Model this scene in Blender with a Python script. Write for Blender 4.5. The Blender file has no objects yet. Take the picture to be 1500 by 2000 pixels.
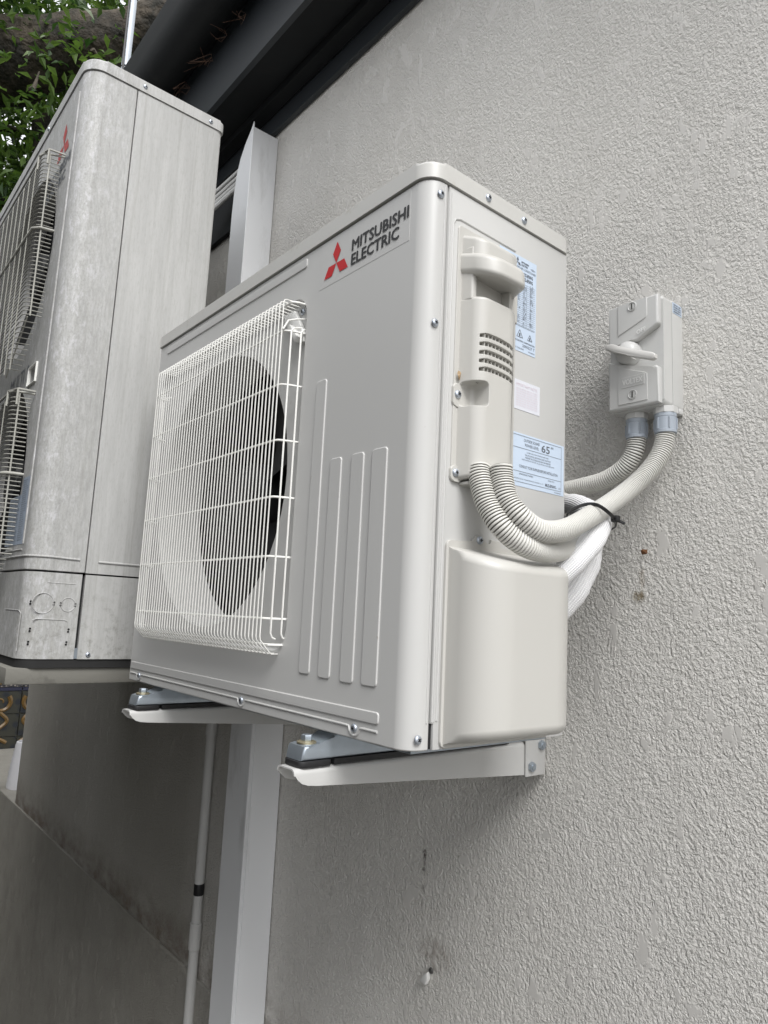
import bpy, bmesh, math, random
from mathutils import Vector, Matrix
random.seed(7)
PI = math.pi
scn = bpy.context.scene
COL = scn.collection

# ------------------------------------------------------------------ camera
cam_d = bpy.data.cameras.new('camera')
cam = bpy.data.objects.new('camera', cam_d)
COL.objects.link(cam)
right = Vector((0.64225, 0.76506, 0.04680)); down = Vector((-0.08416, 0.13108, -0.98779)); fwd = Vector((-0.76186, 0.63047, 0.14858))
cam.matrix_world = Matrix(((right.x, -down.x, -fwd.x, 0.5882), (right.y, -down.y, -fwd.y, -0.8163),
                           (right.z, -down.z, -fwd.z, 0.1449), (0, 0, 0, 1)))
cam_d.sensor_fit = 'VERTICAL'; cam_d.sensor_height = 36.0; cam_d.sensor_width = 27.0
cam_d.lens = 24.68
cam_d.clip_start = 0.02; cam_d.clip_end = 500
scn.camera = cam

# ------------------------------------------------------------------ light
SUN_EL, SUN_AZ = math.radians(50), math.radians(110)     # azimuth from +Y towards +X
w = bpy.data.worlds.new('World'); scn.world = w; w.use_nodes = True
nt = w.node_tree; nt.nodes.clear()
sky = nt.nodes.new('ShaderNodeTexSky'); sky.sky_type = 'NISHITA'; sky.sun_disc = False
sky.sun_elevation = SUN_EL; sky.sun_rotation = SUN_AZ; sky.dust_density = 3.0; sky.air_density = 1.0
hs = nt.nodes.new('ShaderNodeHueSaturation'); hs.inputs['Saturation'].default_value = 0.35
bg = nt.nodes.new('ShaderNodeBackground'); bg.inputs['Strength'].default_value = 0.115
wo = nt.nodes.new('ShaderNodeOutputWorld')
nt.links.new(sky.outputs[0], hs.inputs['Color']); cl_ = nt.nodes.new('ShaderNodeMix'); cl_.data_type = 'RGBA'; cl_.inputs[0].default_value = 0.6; cl_.inputs[7].default_value = (10.0, 10.1, 10.4, 1)   # even overcast layer
nt.links.new(hs.outputs[0], cl_.inputs[6]); nt.links.new(cl_.outputs[2], bg.inputs['Color']); nt.links.new(bg.outputs[0], wo.inputs[0])
sun_d = bpy.data.lights.new('sun', 'SUN'); sun_d.energy = 2.2; sun_d.angle = math.radians(28); sun_d.color = (1.0, 0.995, 0.985)
sun = bpy.data.objects.new('sun', sun_d); COL.objects.link(sun)
sd = Vector((math.sin(SUN_AZ) * math.cos(SUN_EL), math.cos(SUN_AZ) * math.cos(SUN_EL), math.sin(SUN_EL)))
sun.rotation_euler = (-sd).to_track_quat('-Z', 'Y').to_euler(); sun.location = sd * 20
scn.view_settings.view_transform = 'Standard'; scn.view_settings.look = 'None'
scn.view_settings.gamma = 1; scn.view_settings.exposure = 0.55; scn.view_settings.use_curve_mapping = False

# ------------------------------------------------------------------ materials
def mat(name, col, rough=0.5, metal=0.0, spec=0.5, var=0.0, vscale=8.0, bump=0.0, bscale=300.0, grime=None, trans=0.0):
    m = bpy.data.materials.new(name); m.use_nodes = True
    n = m.node_tree; b = n.nodes['Principled BSDF']
    b.inputs['Roughness'].default_value = rough; b.inputs['Metallic'].default_value = metal
    b.inputs['Specular IOR Level'].default_value = spec
    b.inputs['Base Color'].default_value = (*col, 1)
    tc = n.nodes.new('ShaderNodeTexCoord')
    last = None
    if var > 0:
        nz = n.nodes.new('ShaderNodeTexNoise'); nz.inputs['Scale'].default_value = vscale; nz.inputs['Detail'].default_value = 6
        n.links.new(tc.outputs['Object'], nz.inputs['Vector'])
        mx = n.nodes.new('ShaderNodeMix'); mx.data_type = 'RGBA'
        mx.inputs[6].default_value = (*[c * (1 - var) for c in col], 1); mx.inputs[7].default_value = (*[min(1, c * (1 + var)) for c in col], 1)
        n.links.new(nz.outputs[0], mx.inputs[0]); n.links.new(mx.outputs[2], b.inputs['Base Color']); last = mx.outputs[2]
    if grime:
        gcol, gscale, lo, hi, stretch = grime
        mp = n.nodes.new('ShaderNodeMapping'); mp.inputs['Scale'].default_value = (gscale, gscale, gscale * stretch)
        n.links.new(tc.outputs['Object'], mp.inputs[0])
        g = n.nodes.new('ShaderNodeTexNoise'); g.inputs['Scale'].default_value = 1; g.inputs['Detail'].default_value = 9; g.inputs['Roughness'].default_value = 0.68
        n.links.new(mp.outputs[0], g.inputs['Vector'])
        mr = n.nodes.new('ShaderNodeMapRange'); mr.inputs[1].default_value = lo; mr.inputs[2].default_value = hi
        n.links.new(g.outputs[0], mr.inputs[0])
        m2 = n.nodes.new('ShaderNodeMix'); m2.data_type = 'RGBA'; m2.inputs[7].default_value = (*gcol, 1)
        if last: n.links.new(last, m2.inputs[6])
        else: m2.inputs[6].default_value = (*col, 1)
        n.links.new(mr.outputs[0], m2.inputs[0]); n.links.new(m2.outputs[2], b.inputs['Base Color']); last = m2.outputs[2]
    if bump > 0:
        bz = n.nodes.new('ShaderNodeTexNoise'); bz.inputs['Scale'].default_value = bscale; bz.inputs['Detail'].default_value = 3
        n.links.new(tc.outputs['Object'], bz.inputs['Vector'])
        bp = n.nodes.new('ShaderNodeBump'); bp.inputs['Strength'].default_value = 1.0; bp.inputs['Distance'].default_value = bump
        n.links.new(bz.outputs[0], bp.inputs['Height']); n.links.new(bp.outputs[0], b.inputs['Normal'])
    return m

M = {}
M['ivory'] = mat('ivory enamel', (0.51, 0.508, 0.495), 0.34, var=0.015, vscale=6, bump=0.00004, bscale=900, grime=((0.30, 0.27, 0.22), 75, 0.675, 0.78, 0.5))
M['ivory_lid'] = mat('ivory enamel lid', (0.525, 0.52, 0.495), 0.38, var=0.03, vscale=9, bump=0.00004, bscale=900, grime=((0.34, 0.31, 0.24), 30, 0.60, 0.82, 1.0))
M['plastic'] = mat('ivory plastic', (0.50, 0.49, 0.46), 0.42, var=0.015, vscale=10, bump=0.00005, bscale=1400, grime=((0.33, 0.27, 0.19), 45, 0.76, 0.84, 0.5))
M['wire'] = mat('white coated wire', (0.78, 0.775, 0.74), 0.35)
M['grey_conduit'] = mat('grey corrugated plastic', (0.67, 0.66, 0.62), 0.4, var=0.04, vscale=12)
M['groove'] = mat('shaded dusty conduit groove', (0.14, 0.135, 0.12), 0.7)  # shade between the ribs painted into the colour, along with dust
M['gland'] = mat('blue grey gland', (0.36, 0.40, 0.45), 0.4)
M['iso'] = mat('light grey plastic', (0.56, 0.56, 0.545), 0.35, var=0.02, vscale=20, bump=0.00003, bscale=1500, grime=((0.25, 0.24, 0.21), 120, 0.74, 0.80, 0.6))
M['iso_dark'] = mat('dark screw slot', (0.06, 0.06, 0.055), 0.6)
M['zinc'] = mat('zinc screw', (0.50, 0.54, 0.60), 0.36, metal=0.85, var=0.1, vscale=200)
M['galv'] = mat('galvanised steel', (0.42, 0.47, 0.52), 0.38, metal=0.8, var=0.16, vscale=45, bump=0.0002, bscale=120)
M['brass'] = mat('yellow zinc washer', (0.42, 0.37, 0.25), 0.4, metal=0.8)
M['rubber'] = mat('black rubber', (0.012, 0.012, 0.013), 0.55)
M['black'] = mat('black plastic', (0.01, 0.01, 0.011), 0.5)
M['red'] = mat('red print', (0.50, 0.008, 0.012), 0.5)
M['ink'] = mat('black print', (0.012, 0.012, 0.014), 0.4)
M['clear_badge'] = mat('badge film', (0.555, 0.552, 0.535), 0.3)
M['label_blue'] = mat('pale blue label', (0.53, 0.62, 0.74), 0.35, var=0.02)
M['label_white'] = mat('faded white label', (0.66, 0.67, 0.72), 0.4)
M['pink_ink'] = mat('faded pink print', (0.66, 0.57, 0.62), 0.5)
M['grey_ink'] = mat('grey print', (0.10, 0.11, 0.13), 0.5)
M['faded_red'] = mat('faded red print', (0.42, 0.06, 0.06), 0.5, var=0.1, vscale=60)
M['faded_ink'] = mat('faded dark print', (0.14, 0.15, 0.17), 0.5, var=0.1, vscale=60)
M['duct'] = mat('white painted steel', (0.74, 0.75, 0.76), 0.4, var=0.03, vscale=5, bump=0.00008, bscale=500, grime=((0.30, 0.29, 0.27), 8, 0.58, 0.90, 0.25))
M['pvc'] = mat('grey pvc', (0.56, 0.56, 0.545), 0.42, var=0.04, vscale=15, grime=((0.2, 0.19, 0.17), 40, 0.70, 0.80, 0.4))
M['cable'] = mat('white cable', (0.62, 0.62, 0.60), 0.45)
M['roof'] = mat('charcoal painted steel', (0.008, 0.009, 0.010), 0.6, spec=0.25, var=0.25, vscale=7, bump=0.0002, bscale=60, grime=((0.030, 0.027, 0.024), 7, 0.58, 0.85, 1.0))
M['trim'] = mat('charcoal trim', (0.018, 0.022, 0.026), 0.42, var=0.2, vscale=9, grime=((0.06, 0.06, 0.055), 60, 0.66, 0.80, 1.0))
M['dark_in'] = mat('dark cabinet interior', (0.008, 0.008, 0.009), 0.7)
M['fan'] = mat('dark fan plastic', (0.010, 0.010, 0.011), 0.6)
M['bark'] = mat('fig bark', (0.060, 0.048, 0.034), 0.9, var=0.5, vscale=5, bump=0.05, bscale=14, grime=((0.016, 0.015, 0.011), 4, 0.42, 0.60, 1.0))
M['ground'] = mat('grey paving', (0.13, 0.125, 0.115), 0.9, var=0.2, vscale=3, bump=0.003, bscale=30)
M['slab'] = mat('grey concrete ledge', (0.17, 0.165, 0.145), 0.8, var=0.15, vscale=6, bump=0.0006, bscale=80, grime=((0.05, 0.048, 0.04), 9, 0.55, 0.75, 1))
M['fence'] = mat('dull grey fence paint', (0.10, 0.10, 0.095), 0.6)
M['gap'] = mat('black unit base', (0.015, 0.015, 0.015), 0.8)  # black base of the tall unit
M['pot'] = mat('white glazed pot', (0.60, 0.60, 0.62), 0.4, var=0.06, vscale=20)
M['chip'] = mat('white filler', (0.66, 0.66, 0.64), 0.6)
M['leaf_dry'] = mat('dry brown leaf', (0.17, 0.075, 0.03), 0.6, var=0.3, vscale=80)
M['leaf_pale'] = mat('dry tan leaf', (0.35, 0.24, 0.13), 0.6, var=0.3, vscale=90)
M['vent_dark'] = mat('vent inside', (0.10, 0.095, 0.08), 0.7)
M['white_plastic'] = mat('white clip plastic', (0.68, 0.68, 0.66), 0.2)

def old_paint():
    """weathered enamel: vertical dirt streaks, chalky worn patches, speckle"""
    m = bpy.data.materials.new('weathered enamel'); m.use_nodes = True
    n = m.node_tree; b = n.nodes['Principled BSDF']; L = n.links.new
    tc = n.nodes.new('ShaderNodeTexCoord')
    def noise(sx, sy, sz, det=8, rough=0.65, dist=0.0):
        mp = n.nodes.new('ShaderNodeMapping'); mp.inputs['Scale'].default_value = (sx, sy, sz)
        L(tc.outputs['Object'], mp.inputs[0])
        t = n.nodes.new('ShaderNodeTexNoise'); t.inputs['Scale'].default_value = 1; t.inputs['Detail'].default_value = det
        t.inputs['Roughness'].default_value = rough; t.inputs['Distortion'].default_value = dist
        L(mp.outputs[0], t.inputs['Vector']); return t.outputs[0]
    def ramp(v, a, c):
        r = n.nodes.new('ShaderNodeMapRange'); r.inputs[1].default_value = a; r.inputs[2].default_value = c; L(v, r.inputs[0]); return r.outputs[0]
    def mix(f, a, c):
        x = n.nodes.new('ShaderNodeMix'); x.data_type = 'RGBA'
        if isinstance(f, float): x.inputs[0].default_value = f
        else: L(f, x.inputs[0])
        for i, v in ((6, a), (7, c)):
            if isinstance(v, tuple): x.inputs[i].default_value = (*v, 1)
            else: L(v, x.inputs[i])
        return x.outputs[2]
    def mul(a, c):
        x = n.nodes.new('ShaderNodeMath'); x.operation = 'MULTIPLY'
        for i, v in enumerate((a, c)):
            if isinstance(v, float): x.inputs[i].default_value = v
            else: L(v, x.inputs[i])
        return x.outputs[0]
    base = mix(ramp(noise(45, 45, 4), 0.36, 0.68), (0.475, 0.475, 0.465), (0.40, 0.40, 0.39))
    base = mix(mul(ramp(noise(260, 260, 50, 10, 0.75), 0.50, 0.66), 0.35), base, (0.27, 0.265, 0.24))
    # chalky bleached patches, strongest along the weathered front corner (y about -0.44)
    sep = n.nodes.new('ShaderNodeSeparateXYZ'); L(tc.outputs['Object'], sep.inputs[0])
    cr = n.nodes.new('ShaderNodeMapRange'); cr.inputs[1].default_value = -0.33; cr.inputs[2].default_value = -0.43; L(sep.outputs[1], cr.inputs[0])
    base = mix(mul(mul(ramp(noise(70, 70, 30, 9, 0.78, 0.2), 0.50, 0.62), cr.outputs[0]), 0.35), base, (0.60, 0.60, 0.62))
    base = mix(mul(mul(ramp(noise(260, 260, 160, 6, 0.7), 0.50, 0.60), cr.outputs[0]), 0.45), base, (0.25, 0.245, 0.22))
    # greyer, streaked grime over the exposed front half
    fr = n.nodes.new('ShaderNodeMapRange'); fr.inputs[1].default_value = -0.330; fr.inputs[2].default_value = -0.360; L(sep.outputs[1], fr.inputs[0])
    base = mix(mul(mul(ramp(noise(190, 190, 40, 8, 0.72), 0.40, 0.62), fr.outputs[0]), 0.5), base, (0.27, 0.27, 0.262))
    base = mix(mul(mul(ramp(noise(48, 48, 26, 9, 0.80, 0.25), 0.53, 0.60), cr.outputs[0]), 0.6), base, (0.58, 0.58, 0.60))
    base = mix(mul(ramp(noise(120, 120, 1.6, 6, 0.7), 0.52, 0.70), 0.4), base, (0.28, 0.275, 0.25))
    # lichen and dirt gathering on the lowest 20 cm
    lz = n.nodes.new('ShaderNodeMapRange'); lz.inputs[1].default_value = 0.25; lz.inputs[2].default_value = 0.05; L(sep.outputs[2], lz.inputs[0])
    base = mix(mul(mul(ramp(noise(60, 60, 60, 9, 0.75), 0.50, 0.68), lz.outputs[0]), 0.6), base, (0.15, 0.148, 0.12))
    L(base, b.inputs['Base Color']); b.inputs['Roughness'].default_value = 0.55
    bp = n.nodes.new('ShaderNodeBump'); bp.inputs['Distance'].default_value = 0.0002; bp.inputs['Strength'].default_value = 0.6
    L(noise(300, 300, 200, 3), bp.inputs['Height']); L(bp.outputs[0], b.inputs['Normal'])
    return m
M['old'] = old_paint()
M['old_wire'] = mat('dirty wire guard', (0.36, 0.355, 0.32), 0.5, var=0.25, vscale=20)
M['old_front'] = mat('weathered grey enamel', (0.42, 0.42, 0.40), 0.38, var=0.06, vscale=8, grime=((0.20, 0.195, 0.17), 30, 0.5, 0.75, 0.08))

def stucco(name, lower=False):
    m = bpy.data.materials.new(name); m.use_nodes = True
    n = m.node_tree; b = n.nodes['Principled BSDF']; L = n.links.new
    tc = n.nodes.new('ShaderNodeTexCoord')
    def noise(sx, sy, sz, det=4, rough=0.5, dist=0.0):
        mp = n.nodes.new('ShaderNodeMapping'); mp.inputs['Scale'].default_value = (sx, sy, sz)
        L(tc.outputs['Object'], mp.inputs[0])
        t = n.nodes.new('ShaderNodeTexNoise'); t.inputs['Scale'].default_value = 1; t.inputs['Detail'].default_value = det
        t.inputs['Roughness'].default_value = rough; t.inputs['Distortion'].default_value = dist
        L(mp.outputs[0], t.inputs['Vector']); return t.outputs[0]
    def ramp(v, a, c, lo=0.0, hi=1.0, smooth=False):
        r = n.nodes.new('ShaderNodeMapRange'); r.inputs[1].default_value = a; r.inputs[2].default_value = c
        r.inputs[3].default_value = lo; r.inputs[4].default_value = hi
        if smooth: r.interpolation_type = 'SMOOTHSTEP'
        L(v, r.inputs[0]); return r.outputs[0]
    def mth(op, a, c=0.0):
        x = n.nodes.new('ShaderNodeMath'); x.operation = op
        for i, v in enumerate((a, c)):
            if isinstance(v, (int, float)): x.inputs[i].default_value = v
            else: L(v, x.inputs[i])
        return x.outputs[0]
    def mix(f, a, c):
        x = n.nodes.new('ShaderNodeMix'); x.data_type = 'RGBA'; L(f, x.inputs[0])
        for i, v in ((6, a), (7, c)):
            if isinstance(v, tuple): x.inputs[i].default_value = (*v, 1)
            else: L(v, x.inputs[i])
        return x.outputs[2]
    # grain: worm-like lumps about 5 mm across, with trowelled flat islands
    grain = mth('ADD', mth('MULTIPLY', ramp(noise(240, 240, 190, 3, 0.64, 0.2), 0.32, 0.68), 0.80), mth('MULTIPLY', ramp(noise(90, 90, 60, 2, 0.5), 0.35, 0.65), 0.20))
    fine = noise(420, 420, 420, 3, 0.6)
    flat = ramp(noise(34, 34, 17, 4, 0.6, 0.2), 0.57, 0.66, smooth=True)
    swell = noise(9, 9, 5, 3, 0.5)
    h = mth('ADD', mth('MULTIPLY', grain, 1.0), mth('MULTIPLY', fine, 0.35))
    inv = mth('SUBTRACT', 1.0, flat)
    h = mth('ADD', mth('MULTIPLY', h, inv), mth('MULTIPLY', flat, 0.80))
    h0 = h
    h = mth('ADD', h, mth('MULTIPLY', swell, 0.9))
    bp = n.nodes.new('ShaderNodeBump'); bp.inputs['Distance'].default_value = 0.0043; bp.inputs['Strength'].default_value = 1.0
    L(h, bp.inputs['Height']); L(bp.outputs[0], b.inputs['Normal'])
    c = mix(ramp(noise(3.0, 3.0, 0.9, 7, 0.65), 0.40, 0.68), (0.83, 0.81, 0.765), (0.75, 0.73, 0.685))
    c = mix(mth('MULTIPLY', flat, 0.9), c, (0.575, 0.56, 0.53))
    specks = ramp(noise(170, 170, 170, 2, 0.5), 0.77, 0.80)
    c = mix(mth('MULTIPLY', specks, 0.6), c, (0.10, 0.09, 0.075))
    # grey-brown render and stains, plus painted-in shade, on the far left of the wall
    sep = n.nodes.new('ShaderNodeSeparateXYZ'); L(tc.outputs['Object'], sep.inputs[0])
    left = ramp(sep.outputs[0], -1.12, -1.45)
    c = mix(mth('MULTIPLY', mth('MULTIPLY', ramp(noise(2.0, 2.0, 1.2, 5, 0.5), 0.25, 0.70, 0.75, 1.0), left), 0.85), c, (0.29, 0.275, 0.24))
    # drip mark under an old fixing and a dirty patch beside the filler plug
    def blob(x0, z0, rx, rz, amt, col, cc):
        dx = mth('DIVIDE', mth('SUBTRACT', sep.outputs[0], x0), rx); dz = mth('DIVIDE', mth('SUBTRACT', sep.outputs[2], z0), rz)
        d = mth('ADD', mth('MULTIPLY', dx, dx), mth('MULTIPLY', dz, dz))
        f = mth('MULTIPLY', ramp(d, 1.0, 0.2), ramp(noise(90, 90, 60, 5, 0.7), 0.42, 0.60))
        return mix(mth('MULTIPLY', f, amt), cc, col)
    c = blob(-0.425, -0.325, 0.006, 0.075, 0.85, (0.07, 0.05, 0.035), c)
    c = blob(-0.424, -0.290, 0.009, 0.014, 1.0, (0.05, 0.03, 0.02), c)
    c = blob(-0.385, -0.455, 0.05, 0.035, 0.45, (0.16, 0.11, 0.075), c)
    c = blob(0.019, 0.194, 0.012, 0.012, 0.9, (0.20, 0.15, 0.07), c)
    c = blob(0.024, 0.224, 0.006, 0.03, 0.5, (0.24, 0.18, 0.10), c)
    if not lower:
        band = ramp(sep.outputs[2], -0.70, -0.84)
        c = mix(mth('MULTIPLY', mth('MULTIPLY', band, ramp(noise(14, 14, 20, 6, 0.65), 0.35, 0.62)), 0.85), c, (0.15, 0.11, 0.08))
    else:
        c = mix(ramp(noise(8, 8, 1.6, 6, 0.65), 0.54, 0.70, 0.0, 0.45), c, (0.46, 0.45, 0.42))
        c = mix(ramp(noise(11, 11, 7, 7, 0.7), 0.50, 0.66, 0.0, 0.5), c, (0.15, 0.135, 0.11))
        c = mix(ramp(noise(5, 5, 3, 6, 0.6), 0.35, 0.7, 0.45, 0.85), c, (0.30, 0.285, 0.25))
    L(c, b.inputs['Base Color']); b.inputs['Roughness'].default_value = 0.6; b.inputs['Specular IOR Level'].default_value = 0.35
    return m
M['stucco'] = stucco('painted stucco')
M['stucco_low'] = stucco('painted stucco plinth', True)

def knit():
    m = bpy.data.materials.new('white knitted sleeve'); m.use_nodes = True
    n = m.node_tree; b = n.nodes['Principled BSDF']; L = n.links.new
    b.inputs['Base Color'].default_value = (0.80, 0.80, 0.81, 1); b.inputs['Roughness'].default_value = 0.75
    uv = n.nodes.new('ShaderNodeUVMap'); sp = n.nodes.new('ShaderNodeSeparateXYZ'); L(uv.outputs[0], sp.inputs[0])
    def mth(op, a, c=0.0):
        x = n.nodes.new('ShaderNodeMath'); x.operation = op
        for i, v in enumerate((a, c)):
            if isinstance(v, (int, float)): x.inputs[i].default_value = v
            else: L(v, x.inputs[i])
        return x.outputs[0]
    s = mth('ABSOLUTE', mth('SINE', mth('MULTIPLY', sp.outputs[1], 16.0)))
    row = mth('FLOOR', mth('MULTIPLY', sp.outputs[1], 16.0 / PI))
    u = mth('ABSOLUTE', mth('SINE', mth('ADD', mth('MULTIPLY', sp.outputs[0], 1150.0), mth('MULTIPLY', row, 1.57))))
    h = mth('MULTIPLY', s, mth('ADD', 0.5, mth('MULTIPLY', u, 0.5)))
    bp = n.nodes.new('ShaderNodeBump'); bp.inputs['Distance'].default_value = 0.0010; bp.inputs['Strength'].default_value = 0.8
    L(h, bp.inputs['Height']); L(bp.outputs[0], b.inputs['Normal'])
    mx = n.nodes.new('ShaderNodeMix'); mx.data_type = 'RGBA'; mx.inputs[6].default_value = (0.74, 0.74, 0.76, 1); mx.inputs[7].default_value = (0.88, 0.88, 0.885, 1)
    L(mth('MULTIPLY', h, 2.0), mx.inputs[0]); L(mx.outputs[2], b.inputs['Base Color'])
    return m
M['knit'] = knit()

def leafmat(name, c1, c2):
    m = bpy.data.materials.new(name); m.use_nodes = True
    n = m.node_tree; b = n.nodes['Principled BSDF']; L = n.links.new
    geo = n.nodes.new('ShaderNodeNewGeometry')
    mx = n.nodes.new('ShaderNodeMix'); mx.data_type = 'RGBA'; mx.inputs[6].default_value = (*c1, 1); mx.inputs[7].default_value = (*c2, 1)
    L(geo.outputs['Random Per Island'], mx.inputs[0]); L(mx.outputs[2], b.inputs['Base Color']); b.inputs['Roughness'].default_value = 0.42
    tr = n.nodes.new('ShaderNodeBsdfTranslucent'); L(mx.outputs[2], tr.inputs[0])
    ms = n.nodes.new('ShaderNodeMixShader'); ms.inputs[0].default_value = 0.42
    out = n.nodes['Material Output']; L(b.outputs[0], ms.inputs[1]); L(tr.outputs[0], ms.inputs[2]); L(ms.outputs[0], out.inputs[0])
    return m
M['leaf'] = leafmat('fig leaves', (0.020, 0.055, 0.010), (0.13, 0.22, 0.035))

# ------------------------------------------------------------------ helpers
WO = {}
def V(*a): return Vector(a)
def reg(o, parent, world=(0, 0, 0)):
    COL.objects.link(o); wv = Vector(world); WO[o.name] = wv
    if parent is not None:
        o.parent = parent; o.location = wv - WO[parent.name]
    else: o.location = wv
    return o
def tag(o, label=None, cat=None, group=None, kind=None):
    if label: o['label'] = label
    if cat: o['category'] = cat
    if group: o['group'] = group
    if kind: o['kind'] = kind
    return o
def thing(name, label, cat, loc, group=None):
    o = bpy.data.objects.new(name, None); o.empty_display_size = 0.05
    reg(o, None, loc); return tag(o, label, cat, group)
def mesh_of(name, bm, mats, smooth=35, wn=False):
    me = bpy.data.meshes.new(name); bmesh.ops.recalc_face_normals(bm, faces=bm.faces[:])
    bm.to_mesh(me); bm.free()
    for x in (mats if isinstance(mats, (list, tuple)) else [mats]): me.materials.append(x)
    if smooth:
        me.shade_smooth(); me.set_sharp_from_angle(angle=math.radians(smooth))
        if wn:
            o = bpy.data.objects.new('tmp', me); COL.objects.link(o); md = o.modifiers.new('w', 'WEIGHTED_NORMAL'); md.keep_sharp = True; md.weight = 100
            out = bpy.data.meshes.new_from_object(o.evaluated_get(bpy.context.evaluated_depsgraph_get())); bpy.data.objects.remove(o); bpy.data.meshes.remove(me); me = out; me.name = name
    return me
def obj(name, bm, mats, parent=None, smooth=35, wn=False):
    return reg(bpy.data.objects.new(name, mesh_of(name, bm, mats, smooth, wn)), parent)
def inst(name, me, parent, world, rot=(0, 0, 0)):
    o = bpy.data.objects.new(name, me); reg(o, parent, world); o.rotation_euler = rot; return o
def hexa(bm, c, bev=0.0, seg=3, mi=0):
    """c: 8 corners, bottom ring of 4 then top ring of 4"""
    vs = [bm.verts.new(p) for p in c]
    fs = [bm.faces.new([vs[i] for i in q]) for q in ((3, 2, 1, 0), (4, 5, 6, 7), (0, 1, 5, 4), (1, 2, 6, 5), (2, 3, 7, 6), (3, 0, 4, 7))]
    for f in fs: f.material_index = mi
    if bev > 0:
        es = list({e for f in fs for e in f.edges})
        bmesh.ops.bevel(bm, geom=es, offset=bev, segments=seg, profile=0.5, affect='EDGES', clamp_overlap=True, material=mi)
def box(bm, x, y, z, bev=0.0, seg=2, mi=0):
    (a, b), (c, d), (e, f) = x, y, z
    hexa(bm, [(a, c, e), (b, c, e), (b, d, e), (a, d, e), (a, c, f), (b, c, f), (b, d, f), (a, d, f)], bev, seg, mi)
def prism(bm, pts, ax, a0, a1, bev=0.0, seg=2, mi=0, bev_caps=True):
    """pts: 2-D outline in the two remaining axes (in xyz order), extruded along ax"""
    def P(p, a):
        q = list(p); q.insert(ax, a); return q
    lo = [bm.verts.new(P(p, a0)) for p in pts]; hi = [bm.verts.new(P(p, a1)) for p in pts]; n = len(pts)
    f0 = bm.faces.new(lo); f1 = bm.faces.new(hi[::-1])
    fs = [f0, f1] + [bm.faces.new((lo[(i + 1) % n], lo[i], hi[i], hi[(i + 1) % n])) for i in range(n)]
    for f in fs: f.material_index = mi
    if bev > 0:
        es = list(set(f0.edges) | set(f1.edges))
        bmesh.ops.bevel(bm, geom=es, offset=bev, segments=seg, profile=0.5, affect='EDGES', clamp_overlap=True, material=mi)
def rrect(a0, a1, b0, b1, r, n=6):
    """rounded rectangle outline"""
    rr = r if isinstance(r, (list, tuple)) else (r,) * 4
    out = []
    for k, (cx, cy) in enumerate(((a1 - rr[0], b1 - rr[0]), (a0 + rr[1], b1 - rr[1]), (a0 + rr[2], b0 + rr[2]), (a1 - rr[3], b0 + rr[3]))):
        if rr[k] <= 0: out.append((cx, cy)); continue
        for i in range(n + 1):
            t = k * PI / 2 + i * PI / 2 / n; out.append((cx + rr[k] * math.cos(t), cy + rr[k] * math.sin(t)))
    return out
def spline(P, step):
    P = [Vector(p) for p in P]; P = [P[0] * 2 - P[1]] + P + [P[-1] * 2 - P[-2]]; out = []
    for i in range(1, len(P) - 2):
        L = (P[i + 1] - P[i]).length; k = max(1, int(L / step))
        for j in range(k):
            t = j / k
            out.append(0.5 * ((2 * P[i]) + (-P[i - 1] + P[i + 1]) * t + (2 * P[i - 1] - 5 * P[i] + 4 * P[i + 1] - P[i + 2]) * t * t + (-P[i - 1] + 3 * P[i] - 3 * P[i + 1] + P[i + 2]) * t ** 3))
    out.append(P[-2]); return out
def tube(bm, pts, r, n=8, caps=True, flat=1.0, uv=False, mi=0, up=None, groove=0):
    """sweep a circle; r may be a number or a list"""
    pts = [Vector(p) for p in pts]; m = len(pts)
    rs = r if isinstance(r, (list, tuple)) else [r] * m
    T = [(pts[min(i + 1, m - 1)] - pts[max(i - 1, 0)]).normalized() for i in range(m)]
    a = Vector(up) if up else (V(0, 0, 1) if abs(T[0].z) < 0.9 else V(1, 0, 0))
    N = (a - T[0] * a.dot(T[0])).normalized(); rings = []
    for i in range(m):
        N = (N - T[i] * N.dot(T[i])).normalized(); B = T[i].cross(N)
        rings.append([bm.verts.new(pts[i] + (N * math.cos(2 * PI * k / n) + B * math.sin(2 * PI * k / n) * flat) * rs[i]) for k in range(n)])
    lay = bm.loops.layers.uv.verify() if uv else None; s = 0.0
    for i in range(m - 1):
        ds = (pts[i + 1] - pts[i]).length
        for k in range(n):
            f = bm.faces.new((rings[i][k], rings[i][(k + 1) % n], rings[i + 1][(k + 1) % n], rings[i + 1][k])); f.material_index = mi
            if uv:
                for l, (a_, b_) in zip(f.loops, ((s, k), (s, k + 1), (s + ds, k + 1), (s + ds, k))): l[lay].uv = (a_, b_ / n * 2 * PI)
        s += ds
    if groove:
        bm.faces.ensure_lookup_table()
        for i in range(m - 1):
            if i % groove in (0, groove - 1):
                for k in range(n): bm.faces[i * n + k].material_index = 1
    if caps:
        bm.faces.new(rings[0][::-1]).material_index = mi; bm.faces.new(rings[-1]).material_index = mi
def lathe(bm, prof, origin, axis, n=24, mi=0):
    """prof: (radius, height) pairs revolved round axis"""
    axis = Vector(axis).normalized(); a = V(0, 0, 1) if abs(axis.z) < 0.9 else V(1, 0, 0)
    N = (a - axis * a.dot(axis)).normalized(); B = axis.cross(N); o = Vector(origin); rings = []
    for r, h in prof:
        if r < 1e-6: rings.append([bm.verts.new(o + axis * h)])
        else: rings.append([bm.verts.new(o + axis * h + (N * math.cos(2 * PI * k / n) + B * math.sin(2 * PI * k / n)) * r) for k in range(n)])
    for A, C_ in zip(rings, rings[1:]):
        for k in range(n):
            q = ([A[0]] if len(A) == 1 else [A[k], A[(k + 1) % n]]) + ([C_[0]] if len(C_) == 1 else [C_[(k + 1) % n], C_[k]])
            if len(q) > 2: bm.faces.new(q).material_index = mi
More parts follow.
